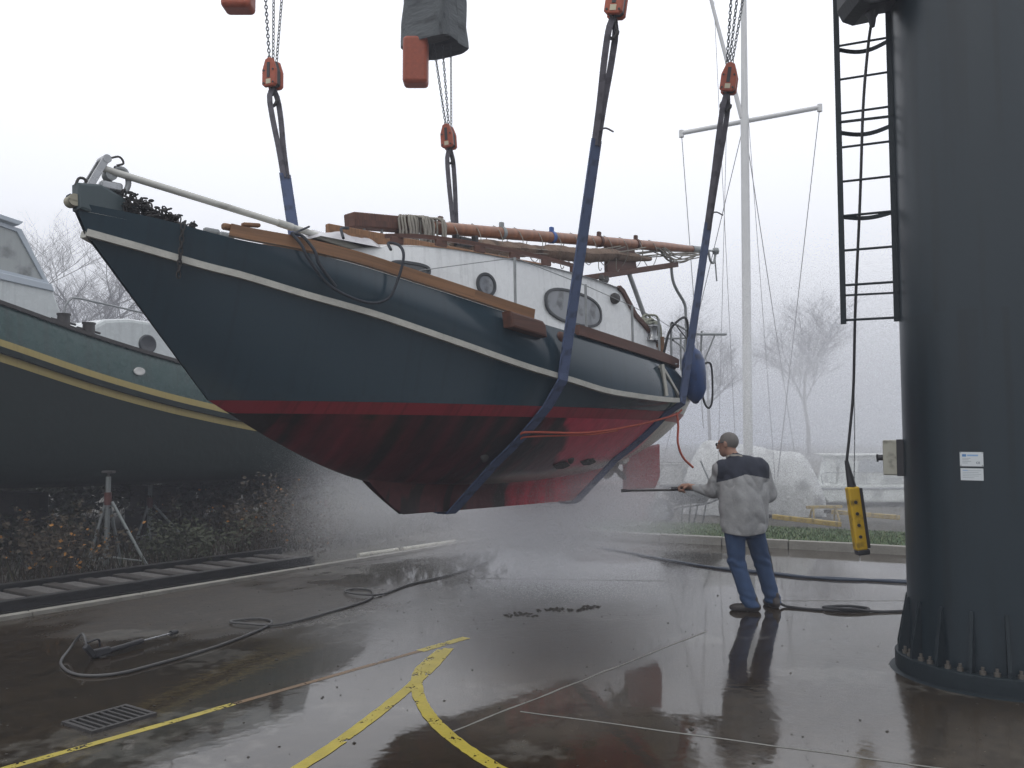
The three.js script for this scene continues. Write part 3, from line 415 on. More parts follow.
  part('davit_tube', tube([B(3.06, 4.0, -0.05), B(3.10, 3.74, -0.05), B(3.20, 3.60, -0.05), B(3.36, 3.46, -0.05), B(3.40, 3.3, -0.05), B(3.42, 2.5, -0.05)], 0.02, 8, 40), M.galv, yacht);
  part('wind_vane_arm', [rod(B(3.2, 3.0, 0.25), B(3.9, 3.06, 0.25), 0.018), rod(B(3.3, 2.6, 0.22), B(3.3, 3.05, 0.25), 0.014), rod(B(3.45, 2.5, 0.1), B(3.62, 3.03, 0.25), 0.01)], M.galv, yacht);
  part('winch', [lathe([[0.09, 0], [0.085, 0.03], [0.055, 0.05], [0.05, 0.12], [0.08, 0.15], [0.08, 0.17], [0, 0.17]], 18).translate(1.52, 2.74 - KY, 0.72)], M.steel, yacht);
  part('mooring_post', [rod(B(1.72, 2.45, 0.68), B(1.72, 2.80, 0.68), 0.055), box(0.16, 0.04, 0.06, 1.72, 2.70 - KY, 0.68, 0.01)], M.teak, yacht);
  part('stern_cleat', [rod(B(1.42, 2.46, bRail(1.42) + 0.01), B(1.50, 2.46, bRail(1.5) + 0.05), 0.012)], M.galv, yacht);
  // the quarter knee below the rail end
  part('quarter_bracket', [bar(B(1.02, 2.42, 1.18), B(1.06, 2.10, 1.20), 0.05, 0.03), bar(B(1.02, 2.40, 1.17), B(1.45, 2.10, 1.10), 0.05, 0.03)], strakeM, yacht);
  // stem fitting: roller, cheek plates, anchor windlass and chain heap
  const bow = part('stem_fitting', [prism([[-4.26, 3.22], [-4.06, 3.18], [-3.86, 3.20], [-3.86, 3.32], [-4.12, 3.42], [-4.27, 3.40]].map((p) => [p[0], p[1] - KY]), 0.14, 0.02)], mat([0.05, 0.075, 0.085], { rough: 0.5, map: grime, rx: 2 }), yacht);
  part('bow_roller', rod(B(-4.28, 3.28, -0.05), B(-4.28, 3.28, 0.05), 0.042, 0.042, 18), mat([0.34, 0.32, 0.25], { rough: 0.6, map: grime, rx: 4 }), bow);
  part('cheek_plate', [bar(B(-4.19, 3.39, 0.05), B(-4.09, 3.60, 0.05), 0.05, 0.012, 0.004, V(0, 0, 1)), bar(B(-4.19, 3.39, -0.05), B(-4.09, 3.60, -0.05), 0.05, 0.012, 0.004, V(0, 0, 1)), box(0.15, 0.07, 0.08, -4.03, 3.43 - KY, 0, 0.02), rod(B(-4.08, 3.61, -0.06), B(-4.08, 3.61, 0.06), 0.03, 0.03, 14)], M.steel, bow);
  part('furling_drum', [rod(B(-4.04, 3.51, -0.04), B(-4.04, 3.51, 0.04), 0.04, 0.04, 16), tube([B(-4.02, 3.56, 0.03), B(-3.95, 3.56, 0.03), B(-3.92, 3.48, 0.03), B(-3.94, 3.40, 0.03)], 0.02, 6, 16)], M.galv, bow);
  part('shackle', [tube([B(-4.27, 3.39, 0.02), B(-4.25, 3.44, 0.02), B(-4.21, 3.44, 0.02), B(-4.20, 3.39, 0.02)], 0.010, 6, 14), tube([B(-4.06, 3.62, 0.04), B(-4.0, 3.64, 0.06), B(-3.97, 3.60, 0.06), B(-4.01, 3.58, 0.04)], 0.008, 6, 14)], M.ironDark, bow);
  const link = (() => { const P = []; for (let i = 0; i < 12; i++) { const a = i / 12 * Math.PI * 2; P.push([0.014 * Math.cos(a), 0.026 * Math.sin(a), 0]); } return new THREE.TubeGeometry(new THREE.CatmullRomCurve3(P.map(V3), true), 10, 0.0065, 4, true); })();
  const heap = []; for (let i = 0; i < 240; i++) { const t = rnd(), s = lerp(-3.98, -3.52, Math.pow(t, 1.3)), h = lerp(0.15, 0.05, smooth(0, 1, t)) + (i % 7 === 0 ? 0.03 : 0); heap.push(clean(link.clone().rotateX(rnd() * 6).rotateY(rnd() * 6).translate(s, yRail(s) + 0.02 + rnd() * h - KY, rr(-0.05, 0.17) + 0.1 * t))); }
  part('anchor_chain', heap, M.ironDark, yacht, 'heap of dark wet anchor chain on the foredeck'); 
  part('bow_chain_drop', [0, 1, 2, 3, 4, 5, 6, 7, 8].map((i) => clean(link.clone().rotateY((i % 2) * 1.57).translate(-3.66, yRail(-3.66) - 0.02 - i * 0.042 - KY, bRail(-3.66) + 0.02 - i * 0.006))), M.ironDark, yacht);
  for (const s of [-3.55, -3.45]) part('deck_cleat', box(0.12, 0.04, 0.05, s + 0.2, yRail(s) + 0.06 - KY, bRail(s) - 0.22, 0.015), M.galv, yacht);
  // rolled forestay tube laid along the deck
  part('furling_pole', [rod(B(-4.11, 3.545, 0.02), B(-2.77, 3.34, 0.24), 0.026, 0.026, 12), rod(B(-2.77, 3.34, 0.24), B(-1.62, 3.13, 0.50), 0.026, 0.026, 12), rod(B(-2.84, 3.352, 0.228), B(-2.72, 3.33, 0.252), 0.031, 0.031, 12)], mat([0.55, 0.56, 0.54], { rough: 0.4, map: grime, rx: 1.1 }), yacht);
  // rope loop over the rail
  const rope = mat([0.03, 0.035, 0.045], { rough: 0.8, bump: 0.004, brx: 30 });
  part('mooring_rope', [tube([B(-2.98, 3.17, 0.66), B(-2.93, 3.08, 0.72), B(-2.88, 2.98, 0.74), B(-2.70, 2.80, 0.76), B(-2.45, 2.70, 0.85), B(-2.30, 2.73, 0.93), B(-2.24, 2.88, 0.98), B(-2.20, 3.06, 1.0), B(-2.19, 3.16, 0.94), B(-2.24, 3.19, 0.86), B(-2.27, 3.12, 0.93)], 0.012, 6, 90), tube([B(-2.98, 3.17, 0.66), B(-2.90, 3.16, 0.68), B(-2.84, 3.05, 0.75), B(-2.80, 2.95, 0.76), B(-2.66, 2.80, 0.77)], 0.012, 6, 40), tube([B(-2.98, 3.17, 0.66), B(-2.8, 3.25, 0.45), B(-2.6, 3.35, 0.3)], 0.009, 6, 20), tube([B(-2.55, 3.2, 0.7), B(-2.5, 3.30, 0.6), B(-2.38, 3.34, 0.52)], 0.012, 6, 20)], rope, yacht);
  // boom with gooseneck box, lashings, rolled sail
  const boomM = mat([0.40, 0.165, 0.075], { rough: 0.4, map: woodMap, rx: 0.4, ry: 4, coat: 0.3, coatRough: 0.3 });
  const b0 = B(-1.95, 3.57, 0), b1 = B(3.62, 4.20, 0), bd = b1.clone().sub(b0);
  const bat = (t, dy = 0, dz = 0) => b0.clone().addScaledVector(bd, t).add(V(0, dy, dz));
  const boom = part('boom', [rod(bat(0.08), bat(0.86), 0.062, 0.060, 16), rod(bat(0.86), bat(0.985), 0.060, 0.042, 16)], boomM, yacht);
  part('gooseneck_block', [bar(bat(-0.01), bat(0.10), 0.16, 0.13, 0.015)], M.teakDark, boom);
  part('gooseneck_fork', [rod(bat(0.015, -0.06, 0.03), bat(0.015, -0.17, 0.03), 0.012), rod(bat(0.05, -0.06, 0.03), bat(0.05, -0.17, 0.03), 0.012)], M.galv, boom);
  part('boom_end_fitting', [rod(bat(0.975), bat(1.02), 0.05, 0.046, 14), rod(bat(1.02), bat(1.075), 0.014), lathe([[0, -0.045], [0.04, -0.04], [0.05, 0], [0.04, 0.04], [0, 0.045]], 14).translate(...bat(1.085).toArray()), tube([bat(1.05), bat(1.06, -0.14), bat(1.075, -0.16), bat(1.085, -0.02)], 0.018, 6, 16), rod(bat(1.08, -0.05), bat(1.088, -0.42), 0.010)], M.galv, boom);
  for (const t of [0.18, 0.33, 0.47, 0.62, 0.75]) part('boom_band', [rod(bat(t - 0.004), bat(t + 0.004), 0.069, 0.069, 16), box(0.05, 0.06, 0.04, ...bat(t, 0.085).toArray(), 0.01)], t === 0.47 ? mat([0.05, 0.12, 0.35], { rough: 0.6 }) : t === 0.33 ? M.galv : M.teakDark, boom);
  const lineM = mat([0.33, 0.31, 0.27], { rough: 0.85, bump: 0.004, brx: 30, map: mottle, rx: 5 });
  const coils = []; for (let i = 0; i < 44; i++) { const t = rr(0.092, 0.165), w = rr(0.07, 0.16), h = rr(0.22, 0.40), ph = rr(-0.03, 0.03); coils.push(tube([bat(t, 0.075, 0), bat(t + ph, 0.05, w * 0.8), bat(t + ph, -h * 0.5, w), bat(t + ph * 2, -h, 0.05 + rr(0, 0.05)), bat(t, -h * 0.6, -w * 0.4), bat(t, 0.02, -0.07)], 0.011, 5, 22, true)); }
  part('halyard_coil', coils, lineM, boom, 'thick grey hank of coiled halyards');
  const roll = grid(60, 12, (u, v) => { const a = v * Math.PI * 2, t = lerp(0.13, 0.80, u), r = (0.075 + 0.035 * noise(u * 22, 3) + 0.02 * noise(u * 60, v * 8)) * (1 - 0.75 * Math.pow(Math.abs(u * 2 - 1), 4)), p = bat(t, -0.185 + 0.03 * noise(u * 9, 8), 0.02); return [p.x, p.y + Math.sin(a) * r * 0.75, p.z + Math.cos(a) * r]; });
  part('furled_sail', roll, mat([0.20, 0.14, 0.105], { rough: 0.85, map: grime, rx: 1.5, bump: 0.01, brx: 4 }), boom, 'loosely rolled tan sail below the boom');
  const run = []; for (let i = 0; i < 9; i++) { const t0 = rr(0.15, 0.5), t1 = rr(0.6, 0.99), z = rr(-0.08, 0.10); run.push(tube([0, 0.2, 0.4, 0.6, 0.8, 1].map((k) => bat(lerp(t0, t1, k), lerp(-0.16, -0.05, k) - 0.11 * Math.sin(k * 3.14) * rr(0.3, 1), z + rr(-0.02, 0.02))), 0.0075, 5, 30)); }
  for (let i = 0; i < 12; i++) { const t = lerp(0.2, 0.8, i / 11); run.push(tube([bat(t, 0.07), bat(t + 0.004, -0.1, 0.11), bat(t, -0.29, 0.02), bat(t - 0.004, -0.1, -0.09)], 0.005, 4, 18, true)); }
  for (let i = 0; i < 6; i++) { const t = lerp(0.36, 0.66, i / 5); run.push(tube([bat(t, -0.2, 0.08), bat(t, -0.32, 0.08), bat(t + 0.005, -0.36, 0.08), bat(t + 0.01, -0.33, 0.08)], 0.006, 4, 12)); }
  for (let i = 0; i < 8; i++) { const z = rr(-0.09, 0.12); run.push(tube([bat(rr(0.80, 0.84), -0.03, z), bat(0.88, rr(-0.20, -0.10), z), bat(0.94, rr(-0.20, -0.08), z), bat(rr(0.98, 1.03), rr(-0.1, -0.02), z * 0.4)], 0.008, 5, 24)); }
  part('sheet_lines', run, lineM, boom);
  part('reefing_block', [box(0.16, 0.09, 0.06, ...bat(0.22, -0.14, 0.1).toArray(), 0.015), box(0.04, 0.11, 0.07, ...bat(0.20, -0.13, 0.1).toArray(), 0.01), box(0.04, 0.11, 0.07, ...bat(0.245, -0.13, 0.1).toArray(), 0.01)], M.black, boom);
  // boom crutch: board and crossbar
  const crutch = part('boom_crutch', prism([[1.62, 3.92], [2.17, 3.99], [2.22, 3.69], [1.63, 3.55]].map((p) => [p[0], p[1] - KY]), 0.05, 0.006), teakDark, yacht);
  part('crossbar', bar(B(0.98, 3.43, 0), B(3.10, 3.92, 0), 0.09, 0.07, 0.012), teakDark, crutch);
  // spare planks and a clear plastic sheet on the cabin roof
  part('roof_plank', [bar(B(-2.4, 3.37, 0.25), B(0.3, 3.44, 0.2), 0.05, 0.10, 0.01), bar(B(-2.0, 3.41, -0.2), B(0.6, 3.47, -0.3), 0.04, 0.12, 0.01)], M.teak, cab);
  part('plastic_sheet', grid(26, 12, (u, v) => { const s = lerp(-2.62, -1.95, u), z = lerp(-0.3, 0.5, v), e = Math.pow(Math.sin(Math.PI * u) * Math.sin(Math.PI * v), 0.5); return [s, 3.24 + e * (0.06 + 0.15 * fbm(u * 5, v * 5, 3, 0, 3)) - KY, z]; }), mat([0.48, 0.48, 0.52], { rough: 0.25, map: grime, rx: 2 }), cab);
  // cockpit stuff: coiled line, hoses, fender
  const coil = []; for (let i = 0; i < 16; i++) { const a = rr(0.10, 0.17), P = []; for (let k = 0; k < 10; k++) { const q = k / 10 * 6.283; P.push(B(1.62 + rr(-0.03, 0.03) + Math.cos(q) * a, 2.86 + rr(-0.03, 0.05) + Math.sin(q) * a * 0.9, 0.62 + rr(-0.06, 0.06))); } coil.push(tube(P, 0.013, 5, 40, true)); }
  part('rope_coil', coil, mat([0.30, 0.31, 0.25], { rough: 0.9, bump: 0.004, brx: 30 }), yacht, 'pale green-grey coil of rope hung at the cockpit');
  part('black_hose', [tube([B(1.55, 2.60, 0.85), B(1.60, 2.85, 0.90), B(1.78, 3.0, 0.95), B(1.95, 2.95, 0.9), B(2.02, 2.7, 0.85), B(1.95, 2.5, 0.9)], 0.014, 6, 50), tube([B(1.82, 2.44, 1.12), B(1.95, 2.50, 1.16), B(2.02, 2.42, 1.16), B(2.02, 2.10, 1.16), B(1.98, 2.0, 1.14), B(1.92, 2.06, 1.12), B(1.90, 2.2, 1.10)], 0.012, 6, 60)], M.rubber, yacht);
  const fen = part('fender', lathe([[0.0, -0.32], [0.035, -0.31], [0.05, -0.29], [0.10, -0.25], [0.145, -0.16], [0.155, 0.0], [0.145, 0.16], [0.10, 0.25], [0.045, 0.29], [0.035, 0.33], [0.0, 0.33]], 24).scale(0.86, 1, 0.86).rotateZ(0.10).translate(1.78, 2.36 - KY, 1.08), mat([0.018, 0.050, 0.16], { rough: 0.4, map: grime, rx: 2 }), yacht, 'blue inflated fender hanging off the quarter');
  part('lanyard', tube([B(1.75, 2.68, 1.08), B(1.74, 2.78, 1.0), B(1.70, 2.9, 0.92)], 0.008, 5, 16), M.black, fen);
}

// ---------------------------------------------------------------- slings, chain hoists, lifting frame
const hookLocal = { A: [-0.55, 5.25, 1.79], B: [1.6, 5.25, 1.64], C: [-1.79, 5.25, -1.68], D: [0.74, 5.25, -1.76] };
const hookAt = Object.fromEntries(Object.entries(hookLocal).map(([k, p]) => [k, toWorld(B(...p))]));
const axisAft = V(Math.cos(46 * Math.PI / 180), 0, -Math.sin(46 * Math.PI / 180)), toPort = V(Math.sin(46 * Math.PI / 180), 0, Math.cos(46 * Math.PI / 180));
{
  const blueWeb = mat([0.062, 0.092, 0.19], { rough: 0.7, map: grime, rx: 3, bump: 0.002, brx: 14 });
  const oldWeb = mat([0.10, 0.095, 0.115], { rough: 0.85, map: grime, rx: 3, bump: 0.003, brx: 14 });
  const make = (h0, h1, sPort, sKeel, sStar, label, split) => {
    const t = thing('lifting_sling', label, 'lifting sling', [0, 0, 0], 0, 'slings carrying the yacht');
    const H0 = B(...h0), H1 = B(...h1), W = (p) => toWorld(p), off = 0.02;
    const hullPt = (s, y, sg) => { const e = 0.03, b = hullB(s, y), b2 = hullB(s, y + e), nb = e, ny = -(b2 - b), l = Math.hypot(nb, ny); return B(s, y + ny / l * off, sg * (b + nb / l * off)); };
    const belly = [];
    const add = (s0, sg) => { const L = [B(s0, yStr(s0) + 0.03, sg * (bStr(s0) + 0.055)), B(s0, yStr(s0) - 0.03, sg * (bStr(s0) + 0.05))]; for (const y of [1.95, 1.82, 1.7, 1.58, 1.46]) { const s = lerp(s0, sKeel, (2.1 - y) / 1.1); L.push(hullPt(s, y, sg)); } L.push(B(lerp(s0, sKeel, 0.95), 1.0, sg * 0.11), B(sKeel, 0.962, sg * 0.07)); return L; };
    const port = add(sPort, 1), star = add(sStar, -1).reverse();
    const P = [...port, ...star];
    const pTop = H0.clone().lerp(port[0], split), sTop = H1.clone().lerp(star[star.length - 1], split);
    const path = [pTop, pTop.clone().lerp(port[0], 0.5), ...P, sTop.clone().lerp(star[star.length - 1], 0.5), sTop].map(W);
    part('sleeve', sweep(path, axisAft, 0.125, 0.016), blueWeb, t, 'blue woven protective sleeve');
    for (const [H, T] of [[H0, pTop], [H1, sTop]]) for (const k of [-1, 1]) { // the eye: two legs of bare webbing over the hook
      const q = (f, d) => W(H.clone().lerp(T, f).add(V(d, 0, 0))); const Pq = [q(0, 0.012 * k).add(V(0, 0.03, 0)), q(0.06, 0.045 * k), q(0.3, 0.05 * k), q(0.7, 0.028 * k), q(1.05, 0.02 * k)];
      part('webbing_eye', sweep(lineup(Pq, 12), axisAft.clone().multiplyScalar(0.5).addScaledVector(toPort, 0.8), 0.055, 0.014), oldWeb, t, 'grey weathered webbing eye');
    }
    const tag1 = W(H0.clone().lerp(pTop, 0.93)); part('label_tail', tube([tag1, tag1.clone().add(V(0.06, 0.02, 0.03)), tag1.clone().add(V(0.13, -0.02, 0.05))], 0.008, 5, 10), oldWeb, t);
    return t;
  };
  make(hookLocal.A, hookLocal.C, -0.57, -0.86, -1.72, 'forward blue lifting sling passing under the keel amidships', 0.33);
  make(hookLocal.B, hookLocal.D, 1.46, 0.93, 0.62, 'aft blue lifting sling round the stern behind the fender', 0.42);
  const rope = mat([0.42, 0.085, 0.05], { rough: 0.8, bump: 0.003, brx: 30 });
  const R = (s, y, b) => toWorld(B(s, y, b));
  solo('tie_rope', [tube([R(-0.74, 1.70, hullB(-0.74, 1.7) + 0.05), R(-0.66, 1.72, hullB(-0.66, 1.72) + 0.06), R(0.0, 1.72, 1.05), R(0.7, 1.80, 1.10), R(1.2, 1.88, 1.10), R(1.44, 1.93, 1.09), R(1.50, 1.97, 1.10)], 0.011, 6, 80), tube([R(-0.70, 1.66, hullB(-0.7, 1.66) + 0.05), R(-0.62, 1.68, hullB(-0.62, 1.68) + 0.06), R(0.0, 1.70, 1.04), R(0.4, 1.74, 1.08)], 0.008, 6, 50), tube([R(1.42, 1.94, 1.09), R(1.40, 1.80, 1.12), R(1.36, 1.62, 1.14), R(1.42, 1.47, 1.16), R(1.55, 1.36, 1.2)], 0.012, 6, 40)], rope, 'orange rope tied between the two slings with a loose tail', 'rope');
}
{
  const orange = mat([0.40, 0.078, 0.028], { rough: 0.5, map: mottle, rx: 5, bump: 0.002, brx: 6 }), cover = mat([0.10, 0.115, 0.125], { rough: 0.75, map: grime, rx: 1.5, bump: 0.012, brx: 2 });
  const chainM = mat([0.09, 0.10, 0.11], { rough: 0.4, metal: 0.6 });
  const P = []; for (let i = 0; i < 12; i++) { const a = i / 12 * Math.PI * 2; P.push([0.013 * Math.cos(a), 0.0245 * Math.sign(Math.sin(a)) * Math.pow(Math.abs(Math.sin(a)), 0.8), 0]); }
  const link = clean(new THREE.TubeGeometry(new THREE.CatmullRomCurve3(P.map(V3), true), 10, 0.0058, 4, true));
  const labels = {
    A: 'chain hoist with orange hook block at top edge over the forward sling', B: 'chain hoist whose orange block hangs in front of the tall mast',
    C: 'chain hoist with orange block above the foredeck', D: 'chain hoist under grey cover with orange chain bucket above the boom',
  };
  const lean = { A: [0.16, 0.26], B: [0.16, 0.22], C: [-0.02, -0.10], D: [-0.10, -0.14] };
  for (const k of ['A', 'B', 'C', 'D']) {
    const h = hookAt[k], up = [lean[k][0], lean[k][1]];
    const t = thing('chain_hoist', labels[k], 'chain hoist', [h.x, h.y, h.z], 0, 'hoists of the lifting frame');
    const high = k === 'A' || k === 'B' ? 0.42 : 0, top = V(up[0] * (1 + high * 0.7), 1.38 + high, up[1] * 0.3), turn = -0.35;
    const blockC = V(top.x * 0.14, 0.19, top.z * 0.14);
    const hb = new THREE.Group(); hb.name = 'hook_block'; hb.position.copy(blockC); hb.rotation.y = turn; hb.rotation.z = -Math.atan2(top.x, 1.38); t.add(hb);
    const cheek = [[-0.055, -0.15], [0.055, -0.15], [0.082, -0.125], [0.082, 0.03], [0.045, 0.14], [0.0, 0.16], [-0.045, 0.14], [-0.082, 0.03], [-0.082, -0.125]];
    part('cheek', prism(cheek, 0.045, 0.012).translate(0, 0, 0.055), orange, hb); part('cheek', prism(cheek, 0.045, 0.012).translate(0, 0, -0.055), orange, hb);
    part('sheave_housing', prism(cheek.map(([a, b]) => [a * 0.86, b * 0.9]), 0.085), M.black, hb);
    part('slot', prism([[-0.018, -0.06], [0.018, -0.06], [0.018, 0.10], [-0.018, 0.10]], 0.012).translate(0, 0, 0.076), M.black, hb);
    for (const [bx, by] of [[-0.055, -0.115], [0.055, -0.115], [0.055, 0.02], [-0.055, 0.02]]) part('bolt', rod([bx, by, 0.072], [bx, by, 0.086], 0.011, 0.011, 6), M.ironDark, hb);
    part('load_plate', box(0.055, 0.05, 0.006, 0.0, -0.10, 0.079), mat([0.55, 0.50, 0.36], { rough: 0.6 }), hb);
    part('hook', [rod([0, -0.21, 0], [0, -0.14, 0], 0.02), tube([[0, -0.205, 0], [-0.035, -0.235, 0], [-0.05, -0.28, 0], [-0.03, -0.325, 0], [0.012, -0.335, 0], [0.045, -0.30, 0], [0.045, -0.27, 0]], 0.017, 8, 30), rod([0.045, -0.275, 0], [0.012, -0.215, 0], 0.007)], M.ironDark, hb);
    for (let c = 0; c < 3; c++) {
      const o = V((c - 1) * 0.045, 0, (c - 1) * -0.02), a = blockC.clone().add(V(o.x * 0.7, c === 0 ? 0.13 : 0.16, o.z)), b = top.clone().add(V(o.x * 1.9 + (c - 1) * 0.02, 0, o.z)), L = a.distanceTo(b), n = Math.round(L / 0.0375), mtx = along(a, b), links = [];
      for (let i = 0; i < n; i++) links.push(link.clone().rotateY((i % 2) * Math.PI / 2 + 0.6).translate(0, (i / (n - 1) - 0.5) * L, 0).applyMatrix4(mtx));
      part('chain', links, chainM, t);
    }
    const bd = new THREE.Group(); bd.name = 'hoist_body'; bd.position.set(top.x - 0.10, 1.36, top.z); bd.position.y += high; bd.rotation.y = -0.55; t.add(bd);
    // sagging cloth cover: open below, creased
    part('weather_cover', grid(40, 14, (u, v) => { const a = u * Math.PI * 2, c = Math.cos(a), s = Math.sin(a), pw = 0.32, fx = Math.sign(c) * Math.pow(Math.abs(c), pw), fz = Math.sign(s) * Math.pow(Math.abs(s), pw), k = 1 - 0.10 * v + 0.03 * noise(u * 22, v * 3) + 0.02 * Math.sin(v * 9 + u * 30), hem = 0.05 * noise(u * 9, 4); return [fx * 0.36 * k, lerp(-0.02 + hem, 0.86, v), fz * 0.30 * k, u * 2.6, v]; }), cover, bd, 'grey cloth weather cover over the hoist motor');
    part('cover_top', box(0.66, 0.03, 0.54, 0, 0.86, 0, 0.01), cover, bd);
    part('motor', [rod([-0.25, 0.30, 0], [0.25, 0.30, 0], 0.17, 0.17, 18), box(0.3, 0.34, 0.3, 0, 0.3, 0, 0.03)], M.ironDark, bd);
    part('trolley', [box(0.2, 0.5 - high * 0.95, 0.26, 0, 1.05 - high * 0.4, 0, 0.02)], M.ironDark, bd);
    part('chain_bucket', [box(0.31, 0.60, 0.24, -0.20, -0.17, 0.14, 0.05)], orange, t).position.set(top.x - 0.12, 1.28 + high, top.z);
  }
  const fr = thing('spreader', 'steel spreader of beams overhead carrying the four hoists', 'crane spreader');
  const hp = (k) => { const h = hookAt[k]; return V(h.x + lean[k][0] - 0.10, 7.92, h.z + lean[k][1] * 0.3); };
  const ext = (a, b, e) => { const d = b.clone().sub(a).normalize(); return [a.clone().addScaledVector(d, -e), b.clone().addScaledVector(d, e)]; };
  const [a0, a1] = ext(hp('A'), hp('C'), 0.35), [b0, b1] = ext(hp('B'), hp('D'), 0.35), mA = a0.clone().lerp(a1, 0.5).add(V(0, 0.30, 0)), mB = b0.clone().lerp(b1, 0.5).add(V(0, 0.30, 0));
  part('cross_beam', bar(a0, a1, 0.16, 0.26, 0.01), paintBlueB, fr); part('cross_beam', bar(b0, b1, 0.16, 0.26, 0.01), paintBlueB, fr);
  part('spine_beam', bar(...ext(mA, mB, 0.3), 0.2, 0.3, 0.01), paintBlueB, fr);
  part('hanger', rod([-0.03, 8.25, -8.93], [-0.03, 8.4, -8.93], 0.09), M.ironDark, fr);
}

// ---------------------------------------------------------------- the man with the pressure lance
// signed-distance figure meshed with surface nets
function surfaceNets(f, lo, hi, cell) {
  const n = [0, 1, 2].map((k) => Math.ceil((hi[k] - lo[k]) / cell) + 1), N = n[0] * n[1] * n[2], D = new Float32Array(N), id = (i, j, k) => i + n[0] * (j + n[1] * k);
  for (let k = 0; k < n[2]; k++) for (let j = 0; j < n[1]; j++) for (let i = 0; i < n[0]; i++) D[id(i, j, k)] = f(lo[0] + i * cell, lo[1] + j * cell, lo[2] + k * cell);
  const idx = new Int32Array(N).fill(-1), P = [], I = [];
  for (let k = 0; k < n[2] - 1; k++) for (let j = 0; j < n[1] - 1; j++) for (let i = 0; i < n[0] - 1; i++) {
    let m = 0, cx = 0, cy = 0, cz = 0, c = 0; const d = [];
    for (let q = 0; q < 8; q++) { const v = D[id(i + (q & 1), j + ((q >> 1) & 1), k + (q >> 2))]; d.push(v); if (v < 0) m |= 1 << q; }
    if (m === 0 || m === 255) continue;
    for (let a = 0; a < 8; a++) for (const b of [a ^ 1, a ^ 2, a ^ 4]) if (b > a && (d[a] < 0) !== (d[b] < 0)) { const t = d[a] / (d[a] - d[b]); cx += lerp(a & 1, b & 1, t); cy += lerp((a >> 1) & 1, (b >> 1) & 1, t); cz += lerp(a >> 2, b >> 2, t); c++; }
    idx[id(i, j, k)] = P.length / 3; P.push(lo[0] + (i + cx / c) * cell, lo[1] + (j + cy / c) * cell, lo[2] + (k + cz / c) * cell);
  }
  const quad = (a, b, c, d, fl) => { if (a < 0 || b < 0 || c < 0 || d < 0) return; fl ? I.push(a, b, c, a, c, d) : I.push(a, c, b, a, d, c); };
  for (let k = 1; k < n[2] - 1; k++) for (let j = 1; j < n[1] - 1; j++) for (let i = 1; i < n[0] - 1; i++) {
    const v = D[id(i, j, k)] < 0;
    if (v !== D[id(i + 1, j, k)] < 0) quad(idx[id(i, j - 1, k - 1)], idx[id(i, j, k - 1)], idx[id(i, j, k)], idx[id(i, j - 1, k)], v);
    if (v !== D[id(i, j + 1, k)] < 0) quad(idx[id(i - 1, j, k - 1)], idx[id(i - 1, j, k)], idx[id(i, j, k)], idx[id(i, j, k - 1)], v);
    if (v !== D[id(i, j, k + 1)] < 0) quad(idx[id(i - 1, j - 1, k)], idx[id(i, j - 1, k)], idx[id(i, j, k)], idx[id(i - 1, j, k)], v);
  }
  const g = new THREE.BufferGeometry(); g.setAttribute('position', new THREE.Float32BufferAttribute(P, 3)); g.setIndex(I); g.computeVertexNormals(); return g;
}
const cap = (p, a, b, r0, r1) => { const bx = b[0] - a[0], by = b[1] - a[1], bz = b[2] - a[2], px = p[0] - a[0], py = p[1] - a[1], pz = p[2] - a[2], h = clamp((px * bx + py * by + pz * bz) / (bx * bx + by * by + bz * bz + 1e-9), 0, 1); return Math.hypot(px - bx * h, py - by * h, pz - bz * h) - lerp(r0, r1, h); };
const ell = (p, c, r) => { const x = (p[0] - c[0]) / r[0], y = (p[1] - c[1]) / r[1], z = (p[2] - c[2]) / r[2], k = Math.hypot(x, y, z); return (k - 1) * Math.min(r[0], r[1], r[2]); };
const smin = (a, b, k) => { const h = clamp(0.5 + 0.5 * (b - a) / k, 0, 1); return lerp(b, a, h) - k * h * (1 - h); };
function split(g, test) { // keep the triangles whose centre passes
  const ng = g.toNonIndexed(), p = ng.attributes.position, nn = ng.attributes.normal, A = [[], []], Nn = [[], []];
  for (let i = 0; i < p.count; i += 3) { const cx = (p.getX(i) + p.getX(i + 1) + p.getX(i + 2)) / 3, cy = (p.getY(i) + p.getY(i + 1) + p.getY(i + 2)) / 3, cz = (p.getZ(i) + p.getZ(i + 1) + p.getZ(i + 2)) / 3, w = test(cx, cy, cz) ? 1 : 0; for (let k = 0; k < 3; k++) { A[w].push(p.getX(i + k), p.getY(i + k), p.getZ(i + k)); Nn[w].push(nn.getX(i + k), nn.getY(i + k), nn.getZ(i + k)); } }
  return A.map((a, q) => { const o = new THREE.BufferGeometry(); o.setAttribute('position', new THREE.Float32BufferAttribute(a, 3)); o.setAttribute('normal', new THREE.Float32BufferAttribute(Nn[q], 3)); return clean(metric(o)); });
}
